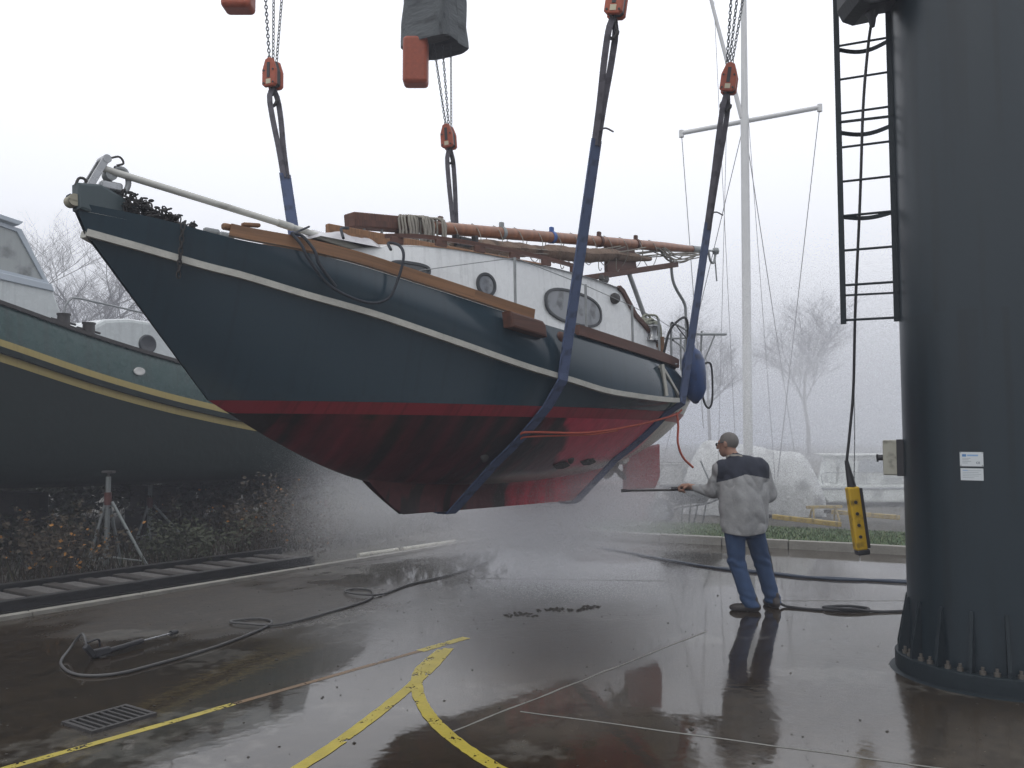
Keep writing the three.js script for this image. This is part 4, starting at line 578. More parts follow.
{
  // local frame at his feet: x to the right of the picture, y up, z towards the camera
  const man = thing('person', 'man in grey jacket with navy shoulders and jeans, seen from behind, holding lance', 'person', [2.36, 0, -8.6]);
  const J = {
    hipL: [-0.185, 0.86, 0.0], hipR: [-0.005, 0.86, -0.02], kneeL: [-0.165, 0.46, 0.0], kneeR: [0.115, 0.46, -0.12], ankL: [-0.055, 0.09, 0.10], ankR: [0.225, 0.09, -0.12],
    pelvis: [-0.09, 0.92, 0], waist: [-0.095, 1.05, 0], chest: [-0.10, 1.25, -0.01], neck: [-0.14, 1.44, -0.06], head: [-0.205, 1.605, -0.12],
    shL: [-0.305, 1.36, -0.03], shR: [0.10, 1.375, -0.02], elL: [-0.36, 1.135, -0.14], haL: [-0.575, 1.185, -0.235], elR: [0.185, 1.11, -0.08], haR: [-0.07, 1.16, -0.34],
  };
  // head turned to the left and away: face direction
  const fd = V(-0.80, -0.10, -0.59).normalize(), fs = V(0, 1, 0).cross(fd).normalize(), fu = fd.clone().cross(fs), hc = V3(J.head);
  const headLocal = (p) => { const d = V(p[0], p[1], p[2]).sub(hc); return [d.dot(fs), d.dot(fu), d.dot(fd)]; };
  const headSDF = (p) => {
    const q = headLocal(p); let d = ell(q, [0, 0.028, -0.016], [0.074, 0.088, 0.094]);                  // skull
    d = smin(d, ell(q, [0, -0.045, 0.030], [0.054, 0.068, 0.060]), 0.03);                              // jaw and cheeks
    d = smin(d, cap(q, [0, -0.095, 0.055], [0, -0.085, 0.07], 0.022, 0.018), 0.02);                    // chin
    d = smin(d, cap(q, [0, 0.022, 0.084], [0, -0.022, 0.108], 0.010, 0.015), 0.012);                   // nose
    d = smin(d, cap(q, [-0.035, 0.034, 0.072], [0.035, 0.034, 0.072], 0.011, 0.011), 0.012);           // brow
    d = smin(d, cap(q, [-0.018, -0.055, 0.086], [0.018, -0.055, 0.086], 0.008, 0.008), 0.008);         // lips
    for (const s of [-1, 1]) { d = smin(d, ell(q, [s * 0.076, 0.0, -0.008], [0.010, 0.032, 0.020]), 0.008); d = Math.max(d, -ell(q, [s * 0.032, 0.014, 0.096], [0.014, 0.010, 0.014])); }
    return d;
  };
  const hand = (p, palm, dir, curl, thumbUp) => { // palm centre, direction of the knuckles, curl axis
    const D = V(...dir).normalize(), C = V(...curl).normalize(), S = D.clone().cross(C).normalize(), at = (a, b, c) => { const v = V(...palm).addScaledVector(D, a).addScaledVector(C, b).addScaledVector(S, c); return [v.x, v.y, v.z]; };
    let d = cap(p, at(-0.03, 0, -0.018), at(0.025, 0, -0.02), 0.024, 0.022); d = smin(d, cap(p, at(-0.03, 0, 0.018), at(0.025, 0, 0.022), 0.024, 0.021), 0.012);
    for (let i = 0; i < 4; i++) { const c = -0.033 + i * 0.022, l = [0.84, 1, 1, 0.8][i]; const k0 = at(0.035, -0.002, c), k1 = at(0.035 + 0.040 * l, 0.018, c), k2 = at(0.035 + 0.040 * l, 0.046 * l, c), k3 = at(0.022, 0.058, c); let f = cap(p, k0, k1, 0.0095, 0.009); f = smin(f, cap(p, k1, k2, 0.009, 0.0085), 0.004); f = smin(f, cap(p, k2, k3, 0.0085, 0.0075), 0.004); d = smin(d, f, 0.006); }
    const t0 = at(-0.02, 0.005, thumbUp * 0.03), t1 = at(0.012, 0.03, thumbUp * 0.048), t2 = at(0.035, 0.052, thumbUp * 0.034); let th = cap(p, t0, t1, 0.0125, 0.0105); th = smin(th, cap(p, t1, t2, 0.0105, 0.009), 0.004); return smin(d, th, 0.008);
  };
  const handL = (p) => hand(p, [J.haL[0] - 0.03, J.haL[1] + 0.0, J.haL[2]], [-0.9, -0.05, -0.35], [0.1, -0.9, 0.3], 1), handR = (p) => hand(p, [J.haR[0] - 0.03, J.haR[1], J.haR[2]], [-0.9, 0.1, -0.3], [0.1, -0.8, 0.4], 1);
  const bodySDF = (p) => {
    let d = ell(p, [J.chest[0], 1.24, J.chest[2]], [0.175, 0.20, 0.115]); d = smin(d, ell(p, [J.waist[0], 1.03, 0.0], [0.16, 0.16, 0.115]), 0.08); d = smin(d, ell(p, [-0.09, 0.90, 0], [0.165, 0.11, 0.115]), 0.08);
    d = smin(d, cap(p, J.shL, J.shR, 0.055, 0.055), 0.05); d = smin(d, cap(p, [-0.10, 1.39, -0.02], [hc.x + 0.015, 1.54, hc.z + 0.02], 0.062, 0.054), 0.04);
    for (const [a, b, c] of [[J.hipL, J.kneeL, J.ankL], [J.hipR, J.kneeR, J.ankR]]) { d = smin(d, cap(p, a, b, 0.085, 0.055), 0.05); d = smin(d, cap(p, b, c, 0.054, 0.036), 0.02); }
    for (const [a, b, c] of [[J.shL, J.elL, J.haL], [J.shR, J.elR, J.haR]]) { d = smin(d, cap(p, a, b, 0.046, 0.036), 0.03); d = smin(d, cap(p, b, c, 0.036, 0.028), 0.015); }
    d = smin(d, cap(p, J.ankL, [-0.15, 0.03, 0.06], 0.036, 0.03), 0.03); d = smin(d, cap(p, J.ankR, [0.20, 0.03, -0.24], 0.036, 0.03), 0.03);
    return d;
  };
  const skin = mat([0.36, 0.20, 0.14], { rough: 0.55, map: mottle, rx: 6 });
  const P3 = (x, y, z) => [x, y, z];
  const bodyG = surfaceNets((x, y, z) => { const p = [x, y, z]; return bodySDF(p); }, [-0.72, -0.02, -0.5], [0.42, 1.58, 0.3], 0.014);
  const headG = surfaceNets((x, y, z) => { const p = [x, y, z]; return smin(headSDF(p), cap(p, [-0.12, 1.43, -0.04], [hc.x + 0.012, 1.55, hc.z + 0.015], 0.058, 0.052), 0.03); }, [hc.x - 0.16, 1.47, hc.z - 0.16], [hc.x + 0.15, 1.76, hc.z + 0.15], 0.006);
  const hl = surfaceNets((x, y, z) => { const p = [x, y, z]; return smin(handL(p), cap(p, J.elL, J.haL, 0.041, 0.027), 0.012); }, [J.haL[0] - 0.16, J.haL[1] - 0.11, J.haL[2] - 0.12], [J.haL[0] + 0.07, J.haL[1] + 0.10, J.haL[2] + 0.12], 0.004);
  const hr = surfaceNets((x, y, z) => { const p = [x, y, z]; return smin(handR(p), cap(p, J.elR, J.haR, 0.041, 0.027), 0.012); }, [J.haR[0] - 0.16, J.haR[1] - 0.11, J.haR[2] - 0.12], [J.haR[0] + 0.07, J.haR[1] + 0.10, J.haR[2] + 0.12], 0.004);
  const body = part('body', [bodyG, headG, hl, hr].map((g) => clean(metric(g))), skin, man);
  // hair: short grey fringe round the sides and back, thin on top
  const hairG = surfaceNets((x, y, z) => { const p = [x, y, z], q = headLocal(p); let d = ell(q, [0, 0.030, -0.019], [0.0785, 0.0925, 0.0985]) + 0.003 * (fbm(x * 90, y * 90, 2, 0, z * 90) - 0.5); d = Math.max(d, q[2] - 0.055 + 0.35 * Math.max(0, -q[1])); d = Math.max(d, -(q[1] + 0.055)); d = Math.max(d, -(ell(q, [0, -0.015, 0.03], [0.2, 0.035, 0.055]))); return d; }, [hc.x - 0.16, 1.5, hc.z - 0.16], [hc.x + 0.15, 1.76, hc.z + 0.15], 0.0055);
  part('hair', clean(metric(hairG)), mat([0.16, 0.15, 0.14], { rough: 0.85, bump: 0.003, brx: 40 }), man, 'short dark grey hair');
  const eye = mat([0.02, 0.02, 0.02], { rough: 0.2 });
  const gl = (a, b, c) => hc.clone().addScaledVector(fs, a).addScaledVector(fu, b).addScaledVector(fd, c);
  part('glasses', [tube([gl(-0.078, 0.02, 0.0), gl(-0.076, 0.022, 0.07), gl(-0.060, 0.018, 0.098), gl(0, 0.018, 0.112), gl(0.060, 0.018, 0.098), gl(0.076, 0.022, 0.07), gl(0.078, 0.02, 0.0)], 0.0035, 5, 40), prism(ellipse(0, 0, 0.022, 0.017, 16), 0.003).applyMatrix4(new THREE.Matrix4().makeBasis(fs, fu, fd).setPosition(gl(0.033, 0.008, 0.103))), prism(ellipse(0, 0, 0.022, 0.017, 16), 0.003).applyMatrix4(new THREE.Matrix4().makeBasis(fs, fu, fd).setPosition(gl(-0.033, 0.008, 0.103)))], eye, man);
  // jacket: loose, creased, to mid thigh
  const crease = (t) => Math.pow(1 - Math.abs(2 * t - 1), 3);
  const fold = (x, y, z) => 0.024 * crease(fbm(x * 5 + y * 3.4, y * 2.2 - x * 3.0, 2, 0, z * 4 + 4)) + 0.018 * crease(fbm(x * 9 - y * 3, y * 7 + x * 2, 2, 0, z * 7 + 1)) * smooth(-0.28, -0.36, x) - 0.011 + 0.018 * (fbm(x * 7 + y * 2, y * 5, 3, 0, z * 6) - 0.5) + 0.010 * (fbm(x * 22 + y * 8, y * 10 - x * 4, 2, 0, z * 16) - 0.5);
  const jackSDF = (x, y, z) => {
    const p = [x, y, z];
    let d = ell(p, [-0.10, 1.24, -0.005], [0.222, 0.25, 0.165]); d = smin(d, ell(p, [-0.09, 1.02, 0.005], [0.222, 0.24, 0.175]), 0.10); d = smin(d, ell(p, [-0.088, 0.80, 0.0], [0.222, 0.22, 0.168]), 0.10);
    d = smin(d, cap(p, [-0.28, 1.358, -0.025], [0.075, 1.375, -0.02], 0.092, 0.092), 0.05); d = smin(d, cap(p, [-0.125, 1.425, -0.04], [-0.155, 1.475, -0.07], 0.085, 0.078), 0.03);
    for (const [a, b, c, s] of [[J.shL, J.elL, J.haL, 0.86], [J.shR, J.elR, J.haR, 0.88]]) { d = smin(d, cap(p, a, b, 0.085, 0.074), 0.045); const e = [0, 1, 2].map((k) => lerp(b[k], c[k], s)); d = smin(d, cap(p, b, e, 0.072, 0.056), 0.025); }
    d += fold(x, y, z); d = Math.max(d, 0.735 - y + 0.012 * Math.sin(x * 14));
    // hollow at the collar and open at the cuffs
    d = Math.max(d, -(cap(p, [-0.145, 1.46, -0.06], [-0.19, 1.60, -0.11], 0.066, 0.08)));
    return d;
  };
  const jg = surfaceNets(jackSDF, [-0.72, 0.70, -0.46], [0.42, 1.60, 0.3], 0.0085);
  const [grey, yoke] = split(jg, (x, y, z) => { const seam = 1.318 - 0.35 * Math.abs(x + 0.10) + 0.17 * Math.max(0, x + 0.10); const along = x < -0.30 ? clamp((-0.30 - x) / 0.30, 0, 1) : 0; const onArm = x < -0.30 && z < lerp(-0.02, -0.22, along) - 0.03 && y > lerp(1.30, 1.12, along) && along < 0.6; return (y > seam && x > -0.345 && x < 0.165) || onArm; });
  const cloth = mat([0.35, 0.36, 0.37], { rough: 0.9, map: mottle, rx: 2.5, bump: 0.002, brx: 14 }), navyCloth = mat([0.022, 0.027, 0.045], { rough: 0.9, map: mottle, rx: 2.5, bump: 0.002, brx: 14 });
  const jk = part('jacket', grey, cloth, man, 'loose light grey work jacket'); part('shoulder_yoke', yoke, navyCloth, jk, 'navy shoulder yoke of the jacket');
  part('collar', [tube([[-0.07, 1.462, -0.01], [-0.115, 1.485, 0.015], [-0.18, 1.492, -0.005], [-0.215, 1.48, -0.07], [-0.18, 1.47, -0.13]], 0.020, 7, 30)], mat([0.33, 0.31, 0.27], { rough: 0.95, bump: 0.006, brx: 20 }), jk);
  // jeans and shoes
  const jeanSDF = (x, y, z) => { const p = [x, y, z]; let d = ell(p, [-0.09, 0.86, 0], [0.185, 0.17, 0.14]); for (const [a, b, c] of [[J.hipL, J.kneeL, J.ankL], [J.hipR, J.kneeR, J.ankR]]) { d = smin(d, cap(p, a, b, 0.108, 0.082), 0.035); d = smin(d, cap(p, b, [c[0], 0.05, c[2]], 0.080, 0.074), 0.03); } d += 0.012 * (fbm(x * 12, y * 8, 3, 0, z * 12) - 0.5) + 0.006 * Math.sin(y * 70 + x * 25 + 4 * noise(x * 12, y * 9, z * 9)) * (smooth(0.25, 0.08, y) + smooth(0.12, 0.0, Math.abs(y - 0.46))); return Math.max(d, 0.045 - y, y - 0.95); };
  part('jeans', clean(metric(surfaceNets(jeanSDF, [-0.42, 0.02, -0.34], [0.42, 0.98, 0.26], 0.009))), mat([0.026, 0.062, 0.148], { rough: 0.85, map: mottle, rx: 3.2, bump: 0.002, brx: 20 }), man, 'blue denim jeans');
  const shoe = (a, dir) => { const D = V(...dir).normalize(), S = V(-D.z, 0, D.x); return surfaceNets((x, y, z) => { const v = V(x - a[0], y, z - a[2]), q = [v.dot(S), y, v.dot(D)]; let d = ell(q, [0, 0.045, -0.03], [0.045, 0.055, 0.075]); d = smin(d, ell(q, [0, 0.032, 0.10], [0.050, 0.044, 0.095]), 0.04); d = smin(d, cap(q, [0, 0.05, -0.02], [0, 0.12, -0.03], 0.045, 0.045), 0.03); return Math.max(d, 0.006 - y); }, [a[0] - 0.25, -0.01, a[2] - 0.25], [a[0] + 0.25, 0.18, a[2] + 0.25], 0.008); };
  const shoeM = mat([0.035, 0.028, 0.026], { rough: 0.55, map: mottle, rx: 8 });
  part('shoe', clean(metric(shoe([-0.065, 0, 0.09], [-0.93, 0, -0.25]))), shoeM, man); part('shoe', clean(metric(shoe([0.225, 0, -0.12], [-0.15, 0, -1]))), shoeM, man);
}
{ // lance in his hands, hose to the right
  const ln = thing('pressure_lance', 'thin steel pressure-washer lance held by the man', 'pressure washer lance', [2.36, 0, -8.6]);
  const T = [-1.22, 1.13, -0.38], G = [-0.56, 1.165, -0.262], H = [-0.03, 1.15, -0.35];
  part('lance_tube', rod(T, H, 0.011, 0.011, 8), M.ironDark, ln); part('handgrip', rod([-0.52, 1.1645, -0.268], [-0.74, 1.155, -0.305], 0.019, 0.019, 12), M.black, ln);
  part('nozzle', rod([T[0] - 0.02, T[1], T[2]], [T[0] + 0.07, T[1], T[2] + 0.005], 0.017, 0.012, 10), M.black, ln);
  part('trigger_gun', [bar([0.0, 1.16, -0.35], [0.16, 1.11, -0.34], 0.035, 0.05, 0.01), bar([0.10, 1.14, -0.345], [0.15, 1.0, -0.34], 0.03, 0.035, 0.01)], M.black, ln);
  part('hose', tube([[0.15, 1.0, -0.34], [0.2, 0.75, -0.36], [0.26, 0.42, -0.3], [0.27, 0.16, -0.2], [0.30, 0.035, -0.12], [0.42, 0.014, -0.02], [0.62, 0.014, 0.08], [0.86, 0.014, 0.12], [1.05, 0.014, 0.10], [1.10, 0.016, 0.0], [0.95, 0.018, -0.10], [0.72, 0.018, -0.06], [0.68, 0.03, 0.06], [0.88, 0.034, 0.15], [1.15, 0.014, 0.17], [1.5, 0.014, 0.14], [2.6, 0.014, 0.15]], 0.013, 7, 160), M.rubber, ln);
}

// ---------------------------------------------------------------- left side: boat track, barge ashore, props, scrub, trees
const barge = thing('green_barge', 'big dark green steel barge ashore with two ochre stripes and white deckhouse', 'barge', [-6.47, 0, -11.0], Math.atan2(0.832, 0.555));
// barge frame: x along (away to the right), z towards the yard (near side 0, inboard negative)
{
  const rail = curve([-5, -2, 0, 1.3, 2.73, 4.5, 8.6], [4.5, 3.82, 3.36, 3.05, 2.79, 2.58, 2.50]);
  const plan = (t) => t < 4.6 ? 0 : -1.9 * Math.pow((t - 4.6) / 4.2, 2.2);   // near side draws in at the end
  const prof = [[0, 0.0], [0.10, 0.03], [0.42, 0.075], [0.52, 0.08], [0.62, 0.08], [1.2, 0.07], [1.7, 0.04], [2.05, -0.04], [2.24, -0.22], [2.33, -0.65], [2.36, -2.1]];
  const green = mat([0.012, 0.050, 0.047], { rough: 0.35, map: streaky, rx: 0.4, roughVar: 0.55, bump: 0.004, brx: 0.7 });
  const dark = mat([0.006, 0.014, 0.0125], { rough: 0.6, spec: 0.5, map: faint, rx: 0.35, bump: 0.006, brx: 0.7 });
  const ochre = mat([0.36, 0.285, 0.095], { rough: 0.5, map: faint, rx: 0.9 });
  const dep = curve(prof.map((p) => p[0]), prof.map((p) => p[1]));
  const sheerDrop = (t) => 0.46 + 0.02 * t;
  const bottom = 0.93;
  const pt = (t, d, out = 0) => { const y0 = rail(t), total = 2.36, sc = (y0 - bottom) / total, y = d < 1.0 ? y0 - d : lerp(y0 - 1.0, bottom, (d - 1.0) / (total - 1.0)); return [t, y, plan(t) + dep(d) + out]; };
  const skin = (d0, d1, nv, m, name, out = 0) => { const g2 = [grid(70, nv, (u, v) => { const t = lerp(-5, 8.6, u), a = typeof d0 === 'function' ? d0(t) : d0, b = typeof d1 === 'function' ? d1(t) : d1, q = pt(t, lerp(a, b, v), out); return [q[0], q[1], q[2], t, q[1]]; }),
    grid(70, nv, (u, v) => { const t = lerp(-5, 8.6, u), a = typeof d0 === 'function' ? d0(t) : d0, b = typeof d1 === 'function' ? d1(t) : d1, q = pt(t, lerp(a, b, v), out); return [q[0], q[1], -4.2 - q[2], t, q[1]]; }, true)]; for (const g of g2) part(name, g, m, barge); };
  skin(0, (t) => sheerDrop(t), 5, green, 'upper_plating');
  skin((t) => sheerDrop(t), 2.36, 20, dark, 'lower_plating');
  const sd = sheerDrop;
  skin((t) => sd(t) + 0.0, (t) => sd(t) + 0.10, 1, ochre, 'ochre_stripe', 0.006); skin((t) => sd(t) + 0.18, (t) => sd(t) + 0.285, 1, ochre, 'ochre_stripe', 0.006);
  const run = (d, o, zz = 1) => { const P = []; for (let i = 0; i <= 50; i++) { const t = lerp(-5, 8.5, i / 50), q = pt(t, typeof d === 'function' ? d(t) : d); P.push(V(q[0], q[1], zz > 0 ? q[2] + o : -4.2 - q[2] - o)); } return P; };
  for (const z of [1, -1]) { part('rubbing_strake', sweep(run((t) => sd(t) + 0.14, 0.03, z), V(0, 1, 0), 0.075, 0.07), dark, barge); part('cap_rail', sweep(run(-0.02, -0.03, z), V(0, 1, 0), 0.05, 0.14), M.ironDark, barge); }
  part('deck', grid(40, 4, (u, v) => { const t = lerp(-5, 8.4, u), w = 2.1 + plan(t); return [t, rail(t) - 0.18, -2.1 + (v * 2 - 1) * w]; }), mat([0.16, 0.17, 0.17], { rough: 0.8 }), barge);
  part('end_plating', grid(10, 6, (u, v) => { const q = pt(8.6, v * 2.3), k = u * 2 - 1; return [8.6 + 0.25 * (1 - k * k), q[1], -2.1 + k * (2.1 + q[2])]; }), dark, barge);
  const whiteM = mat([0.58, 0.62, 0.63], { rough: 0.4, map: faint, rx: 0.5, roughVar: 0.5 });
  // deckhouse with raked end and framed side windows
  const dh = new THREE.Group(); dh.name = 'deckhouse'; barge.add(dh);
  const frameM = mat([0.42, 0.47, 0.52], { rough: 0.35 });
  part('wall', prism([[-4.2, 3.0], [1.46, 3.0], [1.36, 3.32], [1.14, 3.86], [-4.2, 4.30]], 2.1, 0.03).translate(0, 0, -2.05), whiteM, dh);
  part('belt_moulding', prism([[-4.2, 4.24], [1.16, 3.80], [1.12, 3.90], [-4.2, 4.34]], 2.16, 0.01).translate(0, 0, -2.05), frameM, dh);
  part('roof', prism([[-4.2, 5.30], [0.62, 4.66], [0.68, 4.72], [-4.2, 5.38]], 2.2, 0.01).translate(0, 0, -2.05), frameM, dh);
  const glass = mat([0.34, 0.37, 0.38], { rough: 0.10, map: grime, rx: 0.8 });
  for (const [a, b] of [[-2.9, -1.5], [-1.4, -0.35], [-0.25, 1.10]]) { const yb = (t) => 3.90 - (t - 1.1) * 0.082, yt = (t) => 4.62 - (t - 0.7) * 0.132, top = b > 1 ? b - 0.42 : b; const w = part('window', prism([[a, yb(a)], [b, yb(b)], [top, yt(top)], [a, yt(a)]], 0.05, 0, [[[a + 0.05, yb(a) + 0.05], [b - 0.085, yb(b) + 0.05], [top - 0.06, yt(top) - 0.045], [a + 0.05, yt(a) - 0.045]]]).translate(0, 0, -1.03), frameM, dh); part('pane', prism([[a + 0.04, yb(a) + 0.04], [b - 0.07, yb(b) + 0.04], [top - 0.05, yt(top) - 0.03], [a + 0.04, yt(a) - 0.03]], 0.02).translate(0, 0, -1.04), glass, w); }
  part('back_window_wall', prism([[-4.0, 4.2], [1.02, 3.86], [0.66, 4.62], [-4.0, 5.2]], 0.04).translate(0, 0, -3.02), glass, dh);
  part('lower_window', prism([[-0.2, 3.05], [0.52, 2.98], [0.45, 3.30], [0.38, 3.38], [-0.2, 3.44]], 0.03, 0.008).translate(0, 0, -0.995), mat([0.06, 0.07, 0.075], { rough: 0.12 }), dh);
  // low trunk cabin further along, with porthole and handrail
  const tc = part('trunk_cabin', prism([[1.72, 2.6], [1.78, 3.36], [2.0, 3.50], [2.4, 3.56], [6.2, 3.46], [6.5, 2.6]], 2.2, 0.06).translate(0, 0, -2.15), whiteM, barge);
  for (const t of [2.72, 4.2, 5.5]) part('porthole', lathe([[0, 0.012], [0.11, 0.012], [0.125, 0.03], [0.15, 0.02], [0.155, 0]], 24).rotateX(Math.PI / 2).translate(t, 3.18, -1.05), M.glassDark, tc);
  part('handrail', tube([[1.22, 3.02, -0.95], [1.32, 3.62, -0.95], [1.42, 3.74, -0.95], [1.6, 3.74, -0.95], [3.2, 3.60, -0.95], [3.3, 3.5, -0.95]], 0.016, 8, 60, false, 0.15), M.galv, barge);
  for (const t of [0.86, 1.22]) part('bollard', [rod([t, rail(t) - 0.1, -0.16], [t, rail(t) + 0.20, -0.16], 0.085, 0.08, 16), rod([t, rail(t) + 0.20, -0.16], [t, rail(t) + 0.225, -0.16], 0.09, 0.09, 16), rod([t - 0.17, rail(t) + 0.14, -0.16], [t + 0.17, rail(t) + 0.09, -0.16], 0.016)], M.ironDark, barge);
  part('hawse_hole', lathe([[0, 0.01], [0.05, 0.01], [0.07, 0.02], [0.075, 0]], 16).rotateX(Math.PI / 2).scale(1.2, 0.8, 1).translate(1.86, rail(1.86) - 0.30, 0.075), mat([0.6, 0.6, 0.58], { rough: 0.5 }), barge);
  for (const t of [-3, -0.8, 1.4, 3.6]) { const w = M.teakDark; const kb = solo('keel_block', [box(0.35, 0.42, 1.1, 0, 0.22, 0, 0.02), box(0.30, 0.42, 0.9, 0, 0.655, 0, 0.02)], mat([0.05, 0.04, 0.032], { rough: 0.9, map: woodMap, rx: 1 }), ['dark timber block stack under the barge, first from the frame edge', 'dark timber block stack under the barge, second from the frame edge', 'dark timber block stack under the barge, third from the frame edge', 'dark timber block stack under the barge, farthest from the frame edge'][[-3, -0.8, 1.4, 3.6].indexOf(t)], 'timber block', 'timber blocks under the barge'); kb.position.copy(V(t, 0, -2.1).applyAxisAngle(V(0, 1, 0), Math.atan2(0.832, 0.555)).add(V(-6.47, 0, -11))); kb.rotation.y = Math.atan2(0.832, 0.555); }
}
{ // tripod props against the barge
  const galv = mat([0.20, 0.22, 0.22], { rough: 0.5, metal: 0.3, map: mottle, rx: 3 }), red = mat([0.09, 0.03, 0.025], { rough: 0.6, map: grime, rx: 3 });
  const prop = (x, z, top, turn, label) => { const t = thing('boat_prop', label, 'boat prop', [x, 0, z], turn, 'tripod props under the barge');
    part('post', rod([0, 0.04, 0], [0, top - 0.06, 0], 0.032, 0.032, 10), galv, t); part('screw_head', [rod([0, top - 0.3, 0], [0, top - 0.02, 0], 0.018, 0.018, 8), box(0.14, 0.03, 0.10, 0, top, 0, 0.005)], M.ironDark, t); part('collar', rod([0, top - 0.42, 0], [0, top - 0.26, 0], 0.045, 0.045, 12), red, t);
    for (const [a, b] of [[-0.20, 0.10], [0.58, 0.08], [0.06, -0.3]]) part('leg', rod([a * 0.1, top - 0.38, b * 0.1], [a, 0.02, b], 0.02, 0.02, 8), galv, t);
    part('brace', [rod([-0.18, 0.12, 0.09], [0.0, 0.16, 0], 0.011), rod([0.50, 0.12, 0.07], [0.0, 0.16, 0], 0.011), rod([0.05, 0.12, -0.26], [0.0, 0.16, 0], 0.011)], galv, t); return t; };
  prop(-5.18, -11.22, 1.24, 0.0, 'galvanised tripod prop with red collar nearest the track'); prop(-5.75, -13.9, 1.0, 0.4, 'dark tripod prop standing deep under the barge'); prop(-3.0, -14.2, 0.95, 0.7, 'tripod prop under the barge stern in the mist');
}
{ // sunken slip track: two steel beams, sleepers, gravel bed
  const T = thing('slip_track', 'dark steel boat slip track with sleepers beside the kerb', 'slip track');
  const steel = mat([0.020, 0.019, 0.018], { rough: 0.5, map: mottle, rx: 2, bump: 0.003 }), sl = mat([0.045, 0.040, 0.035], { rough: 0.8, map: woodMap, rx: 1 });
  const bed = mat([0.11, 0.105, 0.10], { rough: 0.9, map: mottle, rx: 1.5, bump: 0.02, brx: 4 });
  const a = -4, b = 4.1;
  const seg = (t0, t1, off, y, w, h, bev) => bar(kAt(t0, off, y), kAt(t1, off, y), w, h, bev, V(0, 1, 0));
  part('rail', [seg(a, b, -0.36, 0.06, 0.07, 0.09, 0.01), seg(a, b, -0.36, 0.018, 0.2, 0.02), seg(a, b, -0.36, 0.112, 0.11, 0.018)], steel, T); part('rail', [seg(a, b + 0.4, -1.38, 0.06, 0.07, 0.09, 0.01), seg(a, b + 0.4, -1.38, 0.018, 0.2, 0.02), seg(a, b + 0.4, -1.38, 0.112, 0.11, 0.018)], steel, T);
  for (let i = 0; i < 20; i++) { const t = a + 0.2 + i * 0.41; part('sleeper', bar(kAt(t, -0.47, 0.05), kAt(t + 0.02, -1.30, 0.05), 0.15, 0.06, 0.01, V(0, 1, 0)), sl, T); }
  for (let i = 0; i < 20; i++) { const t = a + 0.2 + 0.205 + i * 0.41; part('bed_slab', bar(kAt(t, -0.48, 0.035), kAt(t, -1.29, 0.035), 0.215, 0.05 + rr(0, 0.02), 0.01, V(0, 1, 0)), bed, T); }
  solo('white_pipe', [rod([-2.12, 0.05, -12.15], [-1.66, 0.05, -12.75], 0.04, 0.04, 10), rod([-1.60, 0.05, -12.82], [-0.9, 0.05, -13.8], 0.04, 0.04, 10)], mat([0.45, 0.44, 0.38], { rough: 0.5, map: grime, rx: 2 }), 'long pale pipe lying on the ground beyond the track end', 'pipe');
}
// ---- planting
const leafGeo = (n, place, size, tiltUp = 0.5) => { const P = [], N = [], UV = []; const q = new THREE.Quaternion(), e = new THREE.Euler(), v = V(); for (let i = 0; i < n; i++) { const c = place(i); if (!c) continue; const s = size * rr(0.6, 1.3); e.set(rr(-1.2, 1.2), rr(0, 6.28), rr(-1.2, 1.2)); q.setFromEuler(e); const w = s * 0.36, pts = [[0, 0, 0], [w, 0.05 * s, s * 0.5], [0, 0, s], [-w, 0.05 * s, s * 0.5]].map((p) => v.set(...p).applyQuaternion(q).clone().add(c)); for (const k of [0, 1, 2, 0, 2, 3]) { P.push(pts[k].x, pts[k].y, pts[k].z); UV.push(pts[k].x, pts[k].y); } } const g = new THREE.BufferGeometry(); g.setAttribute('position', new THREE.Float32BufferAttribute(P, 3)); g.setAttribute('uv', new THREE.Float32BufferAttribute(UV, 2)); g.computeVertexNormals(); return g; };
const stick = (p, q, r0, r1) => { const d = q.clone().sub(p), x = V(d.y, -d.x, d.z * 0.3).cross(d).normalize(), y = x.clone().cross(d).normalize(), P = [], UV = []; const ring = (c, r) => [0, 1, 2].map((k) => c.clone().addScaledVector(x, r * Math.cos(k * 2.094)).addScaledVector(y, r * Math.sin(k * 2.094))); const A = ring(p, r0), Bq = ring(q, r1); for (let k = 0; k < 3; k++) { const m = (k + 1) % 3; for (const w of [A[k], A[m], Bq[k], A[m], Bq[m], Bq[k]]) { P.push(w.x, w.y, w.z); UV.push(w.x, w.y); } } return { P, UV }; };
const sticks = (list) => { const P = [], UV = []; for (const s of list) { for (const k of s.P) P.push(k); for (const k of s.UV) UV.push(k); } const g = new THREE.BufferGeometry(); g.setAttribute('position', new THREE.Float32BufferAttribute(P, 3)); g.setAttribute('uv', new THREE.Float32BufferAttribute(UV, 2)); g.computeVertexNormals(); return g; };
